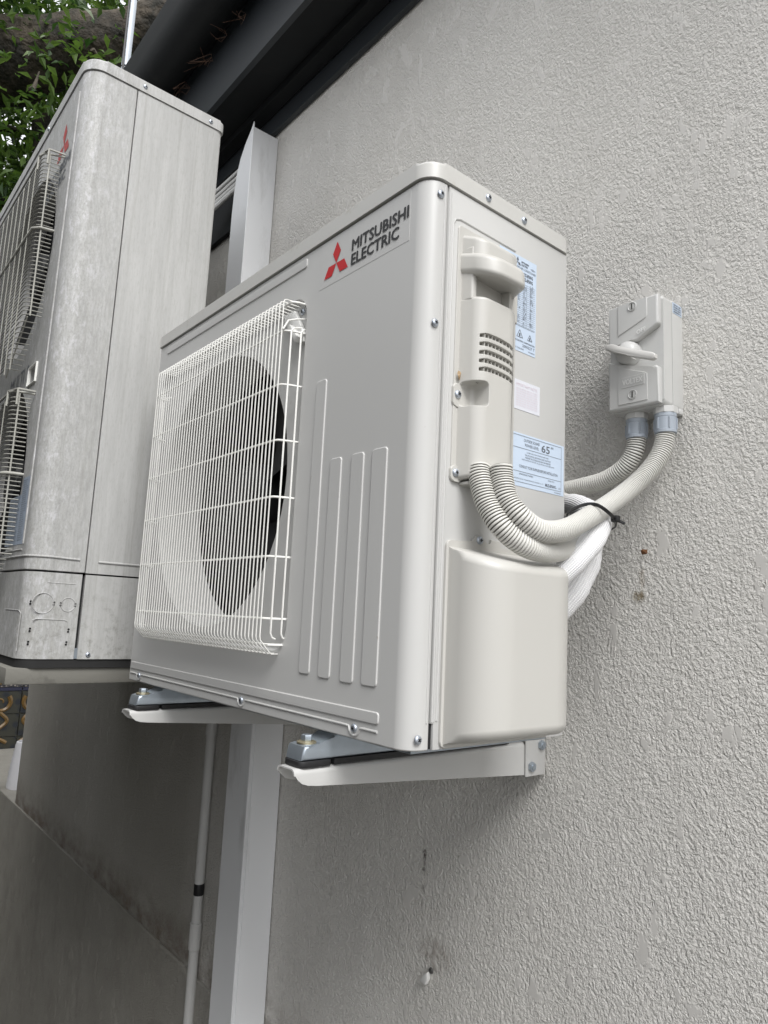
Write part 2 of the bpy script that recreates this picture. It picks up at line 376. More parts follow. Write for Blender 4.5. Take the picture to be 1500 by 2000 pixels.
def boolean(bm, cutters, bev=0.0):
    """bm minus every cutter; returns a new bmesh"""
    bmesh.ops.recalc_face_normals(bm, faces=bm.faces[:])
    me = bpy.data.meshes.new('tmp'); bm.to_mesh(me); bm.free(); o = bpy.data.objects.new('tmp', me); COL.objects.link(o); tmp = [o]
    for c in cutters:
        bmesh.ops.recalc_face_normals(c, faces=c.faces[:])
        mc = bpy.data.meshes.new('tmp'); c.to_mesh(mc); c.free(); oc = bpy.data.objects.new('tmp', mc); COL.objects.link(oc); tmp.append(oc)
        md = o.modifiers.new('b', 'BOOLEAN'); md.operation = 'DIFFERENCE'; md.object = oc; md.solver = 'EXACT'
    if bev:
        md = o.modifiers.new('v', 'BEVEL'); md.width = bev; md.segments = 2; md.limit_method = 'ANGLE'; md.angle_limit = math.radians(50)
    dg = bpy.context.evaluated_depsgraph_get(); out = bpy.data.meshes.new_from_object(o.evaluated_get(dg))
    r = bmesh.new(); r.from_mesh(out)
    for t in tmp:
        d = t.data; bpy.data.objects.remove(t); bpy.data.meshes.remove(d)
    bpy.data.meshes.remove(out); return r
def text_into(bm, s, p0, w_, h_, face, bold=0.0, depth=0.0003, mi=0, shear=0.0, thick=0.0):
    """print text s into bm; p0 = lower-left corner; face 'front' (X,Z at fixed y) or 'side' (Y,Z at fixed x)"""
    cu = bpy.data.curves.new('t', 'FONT'); cu.body = s; cu.size = 1.0; cu.offset = bold; cu.extrude = 0.0; cu.shear = shear; cu.resolution_u = 2
    o = bpy.data.objects.new('t', cu); COL.objects.link(o)
    dg = bpy.context.evaluated_depsgraph_get(); me = bpy.data.meshes.new_from_object(o.evaluated_get(dg))
    bpy.data.objects.remove(o); bpy.data.curves.remove(cu)
    xs = [v.co.x for v in me.vertices]; ys = [v.co.y for v in me.vertices]
    if not xs: return
    x0, x1, y0, y1 = min(xs), max(xs), min(ys), max(ys); sx = w_ / max(1e-6, x1 - x0); sy = h_ / max(1e-6, y1 - y0); vs = []
    for v in me.vertices:
        u = (v.co.x - x0) * sx; t = (v.co.y - y0) * sy
        vs.append(bm.verts.new((p0[0] + u, p0[1], p0[2] + t) if face == 'front' else (p0[0], p0[1] + u, p0[2] + t)))
    d = thick * h_
    for k, (du, dt) in enumerate(((0, 0),) if not thick else ((0, 0), (d, 0), (-d, 0), (0, d * .6), (0, -d * .6))):
        cp = vs if k == 0 else [bm.verts.new((v.co.x + (du if face == 'front' else 0.00006 * k), v.co.y + (-0.00006 * k if face == 'front' else du), v.co.z + dt)) for v in vs]
        for p in me.polygons:
            try: bm.faces.new([cp[i] for i in p.vertices]).material_index = mi
            except ValueError: pass
    bpy.data.meshes.remove(me)
def line_into(bm, x, y0, z0, y1, z1, t=0.0005, mi=0):
    d = Vector((y1 - y0, z1 - z0)); d.normalize(); nx, nz = -d[1] * t / 2, d[0] * t / 2
    bm.faces.new([bm.verts.new(q) for q in ((x, y0 + nx, z0 + nz), (x, y0 - nx, z0 - nz), (x, y1 - nx, z1 - nz), (x, y1 + nx, z1 + nz))]).material_index = mi

# screw: pan head facing +X with a cross recess
bm = bmesh.new(); lathe(bm, [(0.0052, 0), (0.0051, 0.0012), (0.0042, 0.0024), (0.0024, 0.0031), (0, 0.0033)], (0, 0, 0), (1, 0, 0), 16)
box(bm, (0.0026, 0.0037), (-0.0021, 0.0021), (-0.0006, 0.0006), mi=1); box(bm, (0.0026, 0.00375), (-0.0006, 0.0006), (-0.0021, 0.0021), mi=1)
SCREW = mesh_of('screw', bm, [M['zinc'], M['black']])
def screws(parent, places, front=False):
    for i, p in enumerate(places):
        o = inst('screw', SCREW, parent, p, (random.uniform(-0.7, 0.7), 0, 0) if not front else (0, 0, -PI / 2))

# ================================================================== SETTING
bm = bmesh.new(); box(bm, (-60, 40), (-60, 60), (-2.35, -2.05)); tag(obj('ground', bm, M['ground'], None, 0), kind='structure')
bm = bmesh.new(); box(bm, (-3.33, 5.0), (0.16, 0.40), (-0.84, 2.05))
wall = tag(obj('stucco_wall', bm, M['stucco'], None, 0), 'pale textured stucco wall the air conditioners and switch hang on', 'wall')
bm = bmesh.new(); box(bm, (-5.9, 5.0), (0.153, 0.62), (-2.05, -0.8402), 0.004)
plinth = tag(obj('plinth_wall', bm, M['stucco_low'], None, 0), 'low stained render wall running along the foot of the stucco wall', 'wall')
# roof edge: trim, soffit, fascia, gutter, sheet
roof = thing('roof_edge', 'black painted eave with gutter and fascia above the stucco wall', 'roof', (-0.5, 0.0, 1.62))
def along_x(name, prof, m, x0=-4.2, x1=3.2, bev=0.0, lab=None):
    b_ = bmesh.new(); prism(b_, prof, 0, x0, x1, bev); o = obj(name, b_, m, roof)
    if lab: o['label'] = lab
    return o
along_x('wall_trim', [(0.142, 1.619), (0.157, 1.619), (0.157, 1.676), (0.142, 1.676)], M['trim'], bev=0.002)
along_x('batten', [(0.100, 1.676), (0.140, 1.676), (0.140, 1.700), (0.100, 1.700)], M['roof'], bev=0.002)
along_x('soffit', [(0.004, 1.702), (0.157, 1.702), (0.157, 1.712), (0.004, 1.712)], M['roof'])
along_x('fascia', [(-0.014, 1.690), (0.002, 1.690), (0.002, 2.02), (-0.014, 2.02)], M['trim'], bev=0.002)
g = [(-0.083 + 0.073 * math.cos(t), 1.950 + 0.073 * math.sin(t)) for t in [PI + i * PI / 14 for i in range(15)]]
g = [(-0.158, 2.03), (-0.158, 2.0)] + g + [(-0.016, 2.02)]
gi = [(y + (0.003 if y < -0.083 else -0.003), z + 0.004) for y, z in g]
along_x('gutter', g + gi[::-1], M['roof'])
along_x('roof_sheet', [(-0.11, 2.034), (1.6, 2.30), (1.6, 2.33), (-0.11, 2.062)], M['roof'], x0=-4.4, x1=3.2)
b_ = bmesh.new()
for i in range(26):
    x = -2.3 + i * 0.1 + random.uniform(-.03, .03); y = random.uniform(-0.03, -0.015); z = random.uniform(1.86, 1.90)
    for k in range(5):
        tube(b_, spline([(x, y, z), (x + random.uniform(-.03, .03), y - random.uniform(0, .03), z - random.uniform(0, .03)), (x + random.uniform(-.05, .05), y - random.uniform(0, .06), z - random.uniform(-.01, .05))], 0.02), 0.0006, 3)
o = obj('plant_debris', b_, mat('dead moss', (0.13, 0.075, 0.05), 0.9), roof); o['kind'] = 'stuff'

# unseen fence inferred across the side passage, its extent shaped to block light
fence = thing('shading_fence', 'unseen dark grey fence added across the side passage to shade the stucco wall', 'fence', (0, -1.85, -2.05))
bm = bmesh.new(); box(bm, (-9.0, 0.40), (-1.76, -1.73), (-2.05, 1.55)); obj('fence_panel', bm, M['fence'], fence, 0)
for i in range(7):
    bm = bmesh.new(); box(bm, (-8.9 + i * 1.53, -8.82 + i * 1.53), (-1.73, -1.68), (-2.05, 1.60)); obj('post', bm, M['fence'], fence, 0)

# ================================================================== NEAR AIR CONDITIONER
ac = thing('air_conditioner', 'clean ivory outdoor unit with round fan behind wire grille on two wall brackets', 'air conditioner', (-0.4155, -0.14, 0.0))
YF = -0.281
# front panel with recess and round opening
R = 0.024
out = [(-0.831, -0.262), (-0.831, YF + 0.004), (-0.8298, YF + 0.0012), (-0.827, YF)]
out += [(-R + R * math.sin(t), YF + R - R * math.cos(t)) for t in [i * PI / 2 / 10 for i in range(11)]]
out += [(0.0, -0.2490), (-0.010, -0.2490), (-0.010, -0.262)]
bm = bmesh.new(); prism(bm, out, 2, 0.0, 0.6885)
cut1 = bmesh.new(); prism(cut1, rrect(-0.806, -0.263, 0.092, 0.620, 0.034), 1, -0.30, YF + 0.009)
cut2 = bmesh.new(); lathe(cut2, [(0, -0.30), (0.237, -0.30), (0.237, -0.25), (0, -0.25)], (-0.541, 0, 0.353), (0, 1, 0), 72)
bm = boolean(bm, [cut1, cut2], 0.0022)
PL = [(-0.2215, -0.1965, 0.066, 0.4725), (-0.1765, -0.1505, 0.0645, 0.3535), (-0.1290, -0.1025, 0.0635, 0.3530), (-0.0860, -0.0565, 0.0640, 0.3525)]
for x0, x1, z0, z1 in PL:
    prism(bm, rrect(x0, x1, z0, z1, 0.005, 4), 1, YF - 0.0018, YF + 0.002, 0.0014)
prism(bm, rrect(-0.790, -0.268, 0.6655, 0.6805, 0.004, 4), 1, YF - 0.0018, YF + 0.002, 0.0014)
prism(bm, rrect(-0.822, -0.050, 0.0225, 0.0365, 0.004, 4), 1, YF - 0.0018, YF + 0.002, 0.0014)
p = [(-0.822, YF, 0.0145)]
for xs in (-0.777, -0.372, -0.095):
    p += [(xs - 0.018, YF, 0.0145), (xs - 0.011, YF, 0.0140), (xs - 0.009, YF, 0.009), (xs - 0.005, YF, 0.0055), (xs, YF, 0.0045), (xs + 0.005, YF, 0.0055), (xs + 0.009, YF, 0.009), (xs + 0.011, YF, 0.0140), (xs + 0.018, YF, 0.0145)]
p += [(-0.052, YF, 0.0145)]
tube(bm, p, 0.0017, 8, up=(0, 1, 0))
tube(bm, [(0.0, -0.2540, 0.03), (0.0, -0.2540, 0.686)], 0.0012, 8)
fp = obj('front_panel', bm, M['ivory'], ac, 50, True)
# shroud behind the opening
bm = bmesh.new(); lathe(bm, [(0.2365, -0.270), (0.2350, -0.264), (0.2345, -0.20), (0.2345, -0.185), (0.2400, -0.185), (0.2400, -0.262), (0.2365, -0.262)], (-0.541, 0, 0.353), (0, 1, 0), 72)
obj('fan_shroud', bm, M['ivory'], ac)
# dark coil and inner walls
bm = bmesh.new(); box(bm, (-0.826, -0.200), (-0.030, -0.020), (0.012, 0.684))
box(bm, (-0.205, -0.200), (-0.258, -0.030), (0.012, 0.684)); box(bm, (-0.826, -0.822), (-0.258, -0.031), (0.012, 0.684))
box(bm, (-0.821, -0.206), (-0.258, -0.031), (0.014, 0.018)); box(bm, (-0.821, -0.206), (-0.258, -0.031), (0.680, 0.683))
obj('inner_cabinet', bm, M['dark_in'], ac, 0)
bm = bmesh.new()
lathe(bm, [(0, -0.215), (0.052, -0.212), (0.060, -0.200), (0.060, -0.150), (0, -0.150)], (-0.541, 0, 0.353), (0, 1, 0), 32)
for k in range(3):
    a0 = k * 2 * PI / 3 + 0.9; g_ = []
    for i in range(9):
        r_ = 0.055 + (0.222 - 0.055) * i / 8; row = []
        for j in range(9):
            t = j / 8; a_ = a0 + (t - 0.5) * (1.25 + 0.35 * i / 8) + 0.25 * i / 8
            row.append(bm.verts.new((-0.541 + r_ * math.cos(a_), -0.205 + 0.055 * t - 0.006 * math.sin(t * PI), 0.353 + r_ * math.sin(a_))))
        g_.append(row)
    for i in range(8):
        for j in range(8): bm.faces.new((g_[i][j], g_[i + 1][j], g_[i + 1][j + 1], g_[i][j + 1]))
obj('fan', bm, M['fan'], ac, 60)
# sides, back, base
bm = bmesh.new(); box(bm, (-0.014, 0.0), (-0.2468, -0.001), (0.0, 0.6885))
c1 = bmesh.new(); box(c1, (-0.030, 0.01), (-0.2580, -0.2425), (-0.01, 0.029))
bm = boolean(bm, [c1], 0.0010)
tube(bm, [(0.0, -0.2425, 0.031), (0.0, -0.2425, 0.68)], 0.0009, 8)
tube(bm, [(0.0, -0.2455, 0.031), (0.0, -0.2455, 0.686)], 0.0010, 8)
tube(bm, [(0.0, -0.2385, 0.032), (0.0, -0.2385, 0.640), (0.0, -0.2345, 0.648), (0.0, -0.226, 0.651), (0.0, -0.118, 0.650)], 0.0016, 8)
sp = obj('side_panel', bm, M['ivory'], ac)
bm = bmesh.new(); box(bm, (-0.0125, -0.0108), (-0.262, -0.235), (0.002, 0.684)); box(bm, (-0.0105, -0.0035), (-0.2487, -0.2428), (0.001, 0.0286)); obj('seam_strip', bm, M['dark_in'], ac, 0)
bm = bmesh.new(); box(bm, (-0.831, -0.829), (-0.2618, -0.001), (0.0, 0.6885)); obj('side_panel', bm, M['ivory'], ac)
bm = bmesh.new(); box(bm, (-0.827, -0.016), (-0.012, -0.002), (0.004, 0.6885)); obj('rear_coil', bm, M['dark_in'], ac)
bm = bmesh.new(); box(bm, (-0.826, -0.016), (-0.261, -0.014), (-0.006, 0.006), 0.002); obj('base_pan', bm, M['galv'], ac)
# lid
bm = bmesh.new(); prism(bm, rrect(-0.834, 0.0028, -0.2842, 0.0025, (0.012, 0.006, 0.008, 0.027), 8), 2, 0.6900, 0.7130, 0.0)
bmesh.ops.bevel(bm, geom=[e for e in bm.edges if all(v.co.z > 0.712 for v in e.verts)], offset=0.0055, segments=4, profile=0.5, affect='EDGES')
lid = obj('lid', bm, M['ivory_lid'], ac, 50, True)
screws(ac, [(0, -0.262, 0.670), (0, -0.264, 0.500), (0, -0.266, 0.013)])
screws(lid, [(0.0028, -0.178, 0.7010), (0.0028, -0.104, 0.7000)])
screws(ac, [(-0.777, YF, 0.0125), (-0.372, YF, 0.0130), (-0.095, YF, 0.0130), (-0.286, YF + 0.0088, 0.602)], True)
# grille: cross bars as the part, every upright wire as its sub-part
bm = bmesh.new()
for z in (0.5590, 0.4760, 0.3920, 0.3085, 0.2230, 0.1360):
    tube(bm, [(-0.7625, -0.2800, z), (-0.7600, -0.3000, z), (-0.7530, -0.3073, z), (-0.745, -0.3088, z), (-0.283, -0.3088, z), (-0.2765, -0.3060, z), (-0.2725, -0.3000, z), (-0.2640, -0.2740, z)], 0.0017, 6)
for za in (0.6060, 0.1000): tube(bm, [(-0.748, -0.299, za), (-0.275, -0.299, za), (-0.270, -0.290, za), (-0.268, -0.272, za)], 0.0018, 6)
tube(bm, [(-0.2765, -0.311, 0.560), (-0.2745, -0.304, 0.575), (-0.2730, -0.292, 0.580), (-0.272, -0.272, 0.586)], 0.0015, 6)
grille = obj('fan_grille', bm, M['wire'], ac)
def wire_mesh(ytop, yfront, zt, zb):
    b_ = bmesh.new()
    tube(b_, [(0, ytop, zt), (0, yfront + 0.005, zt - 0.001), (0, yfront + 0.0012, zt - 0.003), (0, yfront, zt - 0.008), (0, yfront, zb + 0.024), (0, yfront + 0.001, zb + 0.019), (0, yfront + 0.016, zb + 0.003), (0, yfront + 0.020, zb), (0, ytop, zb)], 0.00105, 6)
    return mesh_of('wire', b_, M['wire'])
WIRE = wire_mesh(-0.2722, -0.3115, 0.6095, 0.0870)
NW = 45
for i in range(NW):
    inst('wire', WIRE, grille, (-0.7450 + i * (0.7450 - 0.2790) / (NW - 1), 0, 0))
b_ = bmesh.new(); tube(b_, [(0, 0.016, 0.5680), (0, 0.004, 0.5640), (0, 0, 0.5590), (0, 0, 0.1160), (0, 0.003, 0.110), (0, 0.008, 0.108)], 0.00140, 6)
SW = mesh_of('wire', b_, M['wire'])
for x, y in ((-0.2705, -0.3000), (-0.2655, -0.2860), (-0.7590, -0.3050), (-0.7640, -0.2900)): inst('wire', SW, grille, (x, y, 0))
# clip in the corner of the recess
bm = bmesh.new()
prism(bm, [(-0.330, 0.606), (-0.300, 0.606), (-0.268, 0.560), (-0.268, 0.548), (-0.276, 0.547), (-0.322, 0.588)], 1, YF + 0.001, YF + 0.0085, 0.0008)
prism(bm, [(-0.306, 0.578), (-0.300, 0.582), (-0.276, 0.556), (-0.282, 0.549)], 1, YF - 0.006, YF + 0.002, 0.001)
obj('corner_clip', bm, M['white_plastic'], ac)
# badge with emblem and lettering
bm = bmesh.new(); box(bm, (-0.2315, -0.0345), (YF - 0.0003, YF + 0.001), (0.6145, 0.6850)); badge = obj('badge', bm, M['ivory'], ac, 0)
def emblem(cx, cz, s, put):
    b_ = bmesh.new()
    for a in (90, 210, 330):
        a = math.radians(a); d = Vector((math.cos(a), math.sin(a))); q = Vector((-d[1], d[0])); L_ = s
        pts = [(0, 0), (L_ / 2, L_ * 0.2887), (L_, 0), (L_ / 2, -L_ * 0.2887)]
        b_.faces.new([b_.verts.new(put(cx + d[0] * u + q[0] * v, cz + d[1] * u + q[1] * v)) for u, v in pts])
    return b_
obj('emblem', emblem(-0.1910, 0.6430, 0.0330, lambda a, b: (a, YF - 0.0009, b)), M['red'], badge, 0)
bm = bmesh.new()
text_into(bm, 'MITSUBISHI', (-0.1545, YF - 0.0009, 0.6470), 0.1175, 0.0165, 'front', thick=0.045)
text_into(bm, 'ELECTRIC', (-0.1545, YF - 0.0009, 0.6255), 0.1000, 0.0165, 'front', thick=0.045)
obj('lettering', bm, M['ink'], badge, 0)

# terminal cover
def slot_z(k, t): return 0.4925 - k * 0.0108 - 0.010 * t * t + 0.0075 * t
def vent_slot(k, dz):
    """curved vent slot cutter on the +X face"""
    c = bmesh.new(); n = 9; ya, yb = -0.2120, -0.1520; top = []; bot = []
    for i in range(n):
        t = i / (n - 1); y = ya + (yb - ya) * t; e = 0.35 if i in (0, n - 1) else 0.5
        top.append((y, slot_z(k, t) + dz * e)); bot.append((y, slot_z(k, t) - dz * e))
    prism(c, bot + top[::-1], 0, 0.020, 0.07)
    return c
def moulding(b_, yl, yr, z0, z1, x, fl, zt=0.0, zb=0.0, r=0.014, rs=0.006):
    """plastic moulding: base at x=0 from yl to yr+fl, face at x; large radius on the upright edges"""
    t_ = bmesh.new()
    hexa(t_, [(-0.002, yl - 0.006, z0), (x, yl + 0.004, z0 + zb), (x, yr, z0 + zb), (-0.002, yr + fl, z0), (-0.002, yl - 0.006, z1), (x, yl + 0.004, z1 - zt), (x, yr, z1 - zt), (-0.002, yr + fl, z1)])
    up_ = [e for e in t_.edges if min(v.co.x for v in e.verts) > x - 0.001 and abs(e.verts[0].co.z - e.verts[1].co.z) > 0.02]
    bmesh.ops.bevel(t_, geom=up_, offset=r, segments=8, profile=0.5, affect='EDGES')
    fr = [e for e in t_.edges if abs(e.verts[0].co.z - e.verts[1].co.z) < 0.02 and max(v.co.x for v in e.verts) > 0.002 and len(e.link_faces) == 2 and e.calc_face_angle(0) > 0.7]
    bmesh.ops.bevel(t_, geom=fr, offset=rs, segments=4, profile=0.5, affect='EDGES')
    me = bpy.data.meshes.new('t'); t_.to_mesh(me); t_.free(); b_.from_mesh(me); bpy.data.meshes.remove(me)
bm = bmesh.new(); moulding(bm, -0.2180, -0.1500, 0.3130, 0.5460, 0.0310, 0.030, 0.002, 0.003, 0.014, 0.005)
cuts = [vent_slot(k, 0.0056) for k in range(5)]
sc = bmesh.new(); hexa(sc, [(0.0030, -0.25, 0.4035), (0.06, -0.25, 0.4035), (0.06, -0.1980, 0.4035), (0.0030, -0.1980, 0.4035), (0.0030, -0.25, 0.4350), (0.06, -0.25, 0.4350), (0.06, -0.1980, 0.4350), (0.0030, -0.1980, 0.4350)], 0.006, 4)
cuts.append(sc)
low = boolean(bm, cuts, 0.0009)
prism(low, rrect(-0.2300, -0.1160, 0.316, 0.6425, 0.006, 4), 0, -0.002, 0.0022, 0.0012)
prism(low, rrect(-0.2320, -0.2120, 0.3105, 0.3300, 0.006, 5), 0, -0.001, 0.0040, 0.0015)
prism(low, rrect(-0.2320, -0.2100, 0.4035, 0.4330, 0.006, 5), 0, -0.001, 0.0036, 0.0015)
prism(low, [(-0.001, -0.214), (0.012, -0.214), (0.030, -0.205), (0.036, -0.192), (0.036, -0.165), (0.026, -0.155), (-0.001, -0.135)], 2, 0.3075, 0.3118, 0.0012)
# recess behind the hand hold with its cheeks, hood above it, upper block
box(low, (-0.001, 0.010), (-0.2150, -0.122), (0.540, 0.612), 0.002)
box(low, (-0.001, 0.024), (-0.1560, -0.1510), (0.543, 0.600), 0.001)
hexa(low, [(-0.001, -0.2230, 0.540), (0.018, -0.2190, 0.540), (0.018, -0.2100, 0.540), (-0.001, -0.2100, 0.540), (-0.001, -0.2230, 0.612), (0.018, -0.2190, 0.612), (0.018, -0.2100, 0.612), (-0.001, -0.2100, 0.612)], 0.003)
t_ = bmesh.new()
hexa(t_, [(-0.001, -0.2260, 0.5780), (0.050, -0.2180, 0.5640), (0.0520, -0.1540, 0.5630), (-0.001, -0.1230, 0.5720),
          (-0.001, -0.2260, 0.6080), (0.048, -0.2180, 0.5920), (0.0500, -0.1540, 0.5900), (-0.001, -0.1230, 0.6060)])
up_ = [e for e in t_.edges if min(v.co.x for v in e.verts) > 0.045 and abs(e.verts[0].co.z - e.verts[1].co.z) > 0.02]
bmesh.ops.bevel(t_, geom=[e for e in up_ if e.verts[0].co.y < -0.2], offset=0.026, segments=8, profile=0.5, affect='EDGES')
bmesh.ops.bevel(t_, geom=[e for e in t_.edges if min(v.co.x for v in e.verts) > 0.045 and e.verts[0].co.y > -0.16 and e.verts[1].co.y > -0.16 and abs(e.verts[0].co.z - e.verts[1].co.z) > 0.02], offset=0.012, segments=5, profile=0.5, affect='EDGES')
bmesh.ops.bevel(t_, geom=[e for e in t_.edges if abs(e.verts[0].co.z - e.verts[1].co.z) < 0.02 and max(v.co.x for v in e.verts) > 0.002 and len(e.link_faces) == 2 and e.calc_face_angle(0) > 0.6], offset=0.0075, segments=4, profile=0.5, affect='EDGES')
me_ = bpy.data.meshes.new('t'); t_.to_mesh(me_); t_.free(); low.from_mesh(me_); bpy.data.meshes.remove(me_)
moulding(low, -0.2180, -0.1500, 0.5800, 0.6335, 0.0300, 0.030, 0.013, 0.0, 0.014, 0.006)
cover = obj('terminal_cover', low, M['plastic'], ac, 50, True)
bm = bmesh.new(); box(bm, (0.0170, 0.0195), (-0.2080, -0.1500), (0.435, 0.500)); obj('vent_backing', bm, M['vent_dark'], cover, 0)
for k in range(5):
    for j in range(1, 9):
        t = j / 9; y = -0.2120 + 0.060 * t; bm = bmesh.new(); z = slot_z(k, t)
        if j == 1 and k == 0: box(bm, (0, 0.009), (-0.0005, 0.0005), (-0.0034, 0.0034)); RIB = mesh_of('vent_rib', bm, M['plastic'], 0)
        else: bm.free()
        inst('vent_rib', RIB, cover, (0.0195, y, z))
screws(cover, [(0.0040, -0.2245, 0.3210), (0.0036, -0.2245, 0.4190)])
# valve cover
bm = bmesh.new()
hexa(bm, [(-0.002, -0.2310, 0.0040), (0.0680, -0.2310, 0.0190), (0.0700, -0.0640, 0.0190), (-0.002, -0.0400, 0.0040),
          (-0.002, -0.2310, 0.2330), (0.0700, -0.2310, 0.2130), (0.0720, -0.0640, 0.2130), (-0.002, -0.0400, 0.2330)], 0.0)
bmesh.ops.bevel(bm, geom=[e for e in bm.edges if abs(e.verts[0].co.x - e.verts[1].co.x) < 0.01 and e.verts[0].co.x > 0.05 and abs(e.verts[0].co.z - e.verts[1].co.z) > 0.1], offset=0.046, segments=12, profile=0.5, affect='EDGES')
bmesh.ops.bevel(bm, geom=[e for e in bm.edges if abs(e.verts[0].co.z - e.verts[1].co.z) < 0.05 and min(e.verts[0].co.x, e.verts[1].co.x) > 0.001 and len(e.link_faces) == 2 and e.calc_face_angle(0) > 0.6], offset=0.011, segments=5, profile=0.5, affect='EDGES')
fl = [(-0.2345, 0.0100), (-0.2330, 0.0040), (-0.2270, 0.0010), (-0.042, 0.0015), (-0.038, 0.010), (-0.038, 0.236), (-0.1390, 0.2370), (-0.1400, 0.2465), (-0.1575, 0.2470), (-0.1580, 0.2400), (-0.1660, 0.2405), (-0.1700, 0.2470), (-0.1750, 0.2500), (-0.1820, 0.2500), (-0.1870, 0.2470), (-0.1920, 0.2405), (-0.2270, 0.2400), (-0.2325, 0.2380), (-0.2345, 0.2320)]
prism(bm, fl, 0, -0.001, 0.0040, 0.0012)
vc = obj('valve_cover', bm, M['plastic'], ac, 50, True)
screws(vc, [(0.0040, -0.1785, 0.2440)])
# labels on the side
bm = bmesh.new(); box(bm, (-0.001, 0.0005), (-0.150, -0.0045), (0.3245, 0.3965)); snd = obj('sound_level_label', bm, M['label_blue'], ac, 0)
snd['label'] = 'pale blue label reading outside sound power level 65'
bm = bmesh.new(); X = 0.0008
for a in ((-0.148, 0.3935, -0.0107, 0.3935), (-0.148, 0.3766, -0.0107, 0.3766), (-0.148, 0.3445, -0.0107, 0.3445), (-0.148, 0.3303, -0.0107, 0.3303), (-0.0107, 0.3935, -0.0107, 0.3303)):
    line_into(bm, X, *a, 0.0005)
text_into(bm, 'OUTSIDE SOUND', (X, -0.0930, 0.3863), 0.0335, 0.0040, 'side')
text_into(bm, 'POWER LEVEL', (X, -0.0905, 0.3800), 0.0295, 0.0040, 'side')
text_into(bm, '65', (X, -0.0555, 0.3789), 0.0185, 0.0106, 'side', 0.01)
text_into(bm, 'dBA', (X, -0.0350, 0.3875), 0.0065, 0.0028, 'side')
for i, (t, a, b) in enumerate((('(LOWER LEVELS MEAN LOWER OUTSIDE NOISE.', -0.0868, -0.0395), ('THE LEVEL SHOWN ABOVE MAY BE USED TO ESTIMATE', -0.0905, -0.0350), ('WHETHER THE OUTSIDE NOISE FROM THE PROPOSED', -0.0900, -0.0350), ('INSTALLATION OF THIS UNIT WILL BE WITHIN ACCEPTABLE LIMITS)', -0.0965, -0.0270))):
    text_into(bm, t, (X, a, 0.3710 - i * 0.0036), b - a, 0.0022, 'side')
text_into(bm, 'CONSULT YOUR SUPPLIER BEFORE INSTALLATION', (X, -0.1019, 0.3500), 0.0830, 0.0038, 'side')
text_into(bm, '(MANUFACTURER)', (X, -0.1016, 0.3395), 0.0286, 0.0030, 'side')
text_into(bm, '(MODEL NO.)', (X, -0.0403, 0.3400), 0.0140, 0.0024, 'side')
text_into(bm, 'MITSUBISHI ELECTRIC CONSUMER PRODUCTS (THAILAND) CO., LTD.', (X, -0.1120, 0.3335), 0.0620, 0.0020, 'side')
text_into(bm, 'MUZ-EF50VG -', (X, -0.0462, 0.3325), 0.0260, 0.0042, 'side', 0.02)
text_into(bm, 'A1', (X, -0.0165, 0.3328), 0.0042, 0.0030, 'side')
text_into(bm, 'VG79L854H04', (X, -0.0265, 0.3262), 0.0150, 0.0018, 'side')
obj('print', bm, M['grey_ink'], snd, 0)
bm = bmesh.new(); box(bm, (-0.001, 0.0005), (-0.150, -0.0718), (0.5095, 0.6465)); rat = obj('rating_label', bm, M['label_blue'], ac, 0)
bm = bmesh.new()
for a in (90, 210, 330):
    a_ = math.radians(a); d = (math.cos(a_), math.sin(a_)); q = (-d[1], d[0]); s = 0.0075
    bm.faces.new([bm.verts.new((X, -0.1130 + d[0] * u * s + q[0] * v * s, 0.6365 + d[1] * u * s + q[1] * v * s)) for u, v in ((0, 0), (.5, .289), (1, 0), (.5, -.289))])
text_into(bm, 'MITSUBISHI', (X, -0.1050, 0.6375), 0.0160, 0.0028, 'side', 0.03); text_into(bm, 'ELECTRIC', (X, -0.1050, 0.6335), 0.0140, 0.0028, 'side', 0.03)
text_into(bm, '<B>', (X, -0.0850, 0.6335), 0.0100, 0.0030, 'side')
text_into(bm, 'ROOM AIR CONDITIONER', (X, -0.1200, 0.6280), 0.0460, 0.0032, 'side')
text_into(bm, 'MUZ-EF50VG', (X, -0.1020, 0.6200), 0.0220, 0.0050, 'side', 0.03); text_into(bm, 'MSZ-EF50VG', (X, -0.1020, 0.6130), 0.0220, 0.0050, 'side', 0.03)
for i in range(22):
    z = 0.6080 - i * 0.0029; y1 = -0.0745
    line_into(bm, X, -0.1450 if i % 7 == 0 else -0.1120, z, y1, z, 0.0003)
    for j in range(5):
        if random.random() < 0.8:
            y = -0.1440 + j * 0.0145; text_into(bm, random.choice(('230-240', '50', 'kW', '1.9', 'A', '7.4', 'RATED', 'COOL', 'HEAT', 'MPa')), (X, y, z + 0.0006), random.uniform(0.003, 0.0085), 0.0016, 'side', 0.01)
for y in (-0.0930, -0.0840): line_into(bm, X, y, 0.6080, y, 0.5470, 0.0003)
line_into(bm, X, -0.145, 0.5455, -0.0745, 0.5455, 0.0005)
for cx, s in ((-0.1060, 0.0062), (-0.0845, 0.0048)):
    T = [(cx - s, 0.5310 - s * 0.2), (cx + s, 0.5310 - s * 0.2), (cx, 0.5310 + s * 1.5)]
    for i in range(3): line_into(bm, X, *T[i], *T[(i + 1) % 3], 0.0008)
    box(bm, (X - 0.0002, X), (cx - s * 0.22, cx + s * 0.22), (0.5310 + s * 0.0, 0.5310 + s * 0.7))
text_into(bm, 'MITSUBISHI ELECTRIC CORPORATION', (X, -0.1300, 0.5235), 0.0560, 0.0022, 'side', 0.02)
text_into(bm, '2000327 T', (X, -0.1000, 0.5175), 0.0260, 0.0038, 'side')
text_into(bm, 'MADE IN THAILAND', (X, -0.1250, 0.5130), 0.0280, 0.0020, 'side'); text_into(bm, 'VG79A854H01', (X, -0.0880, 0.5125), 0.0140, 0.0020, 'side')
obj('print', bm, M['grey_ink'], rat, 0)
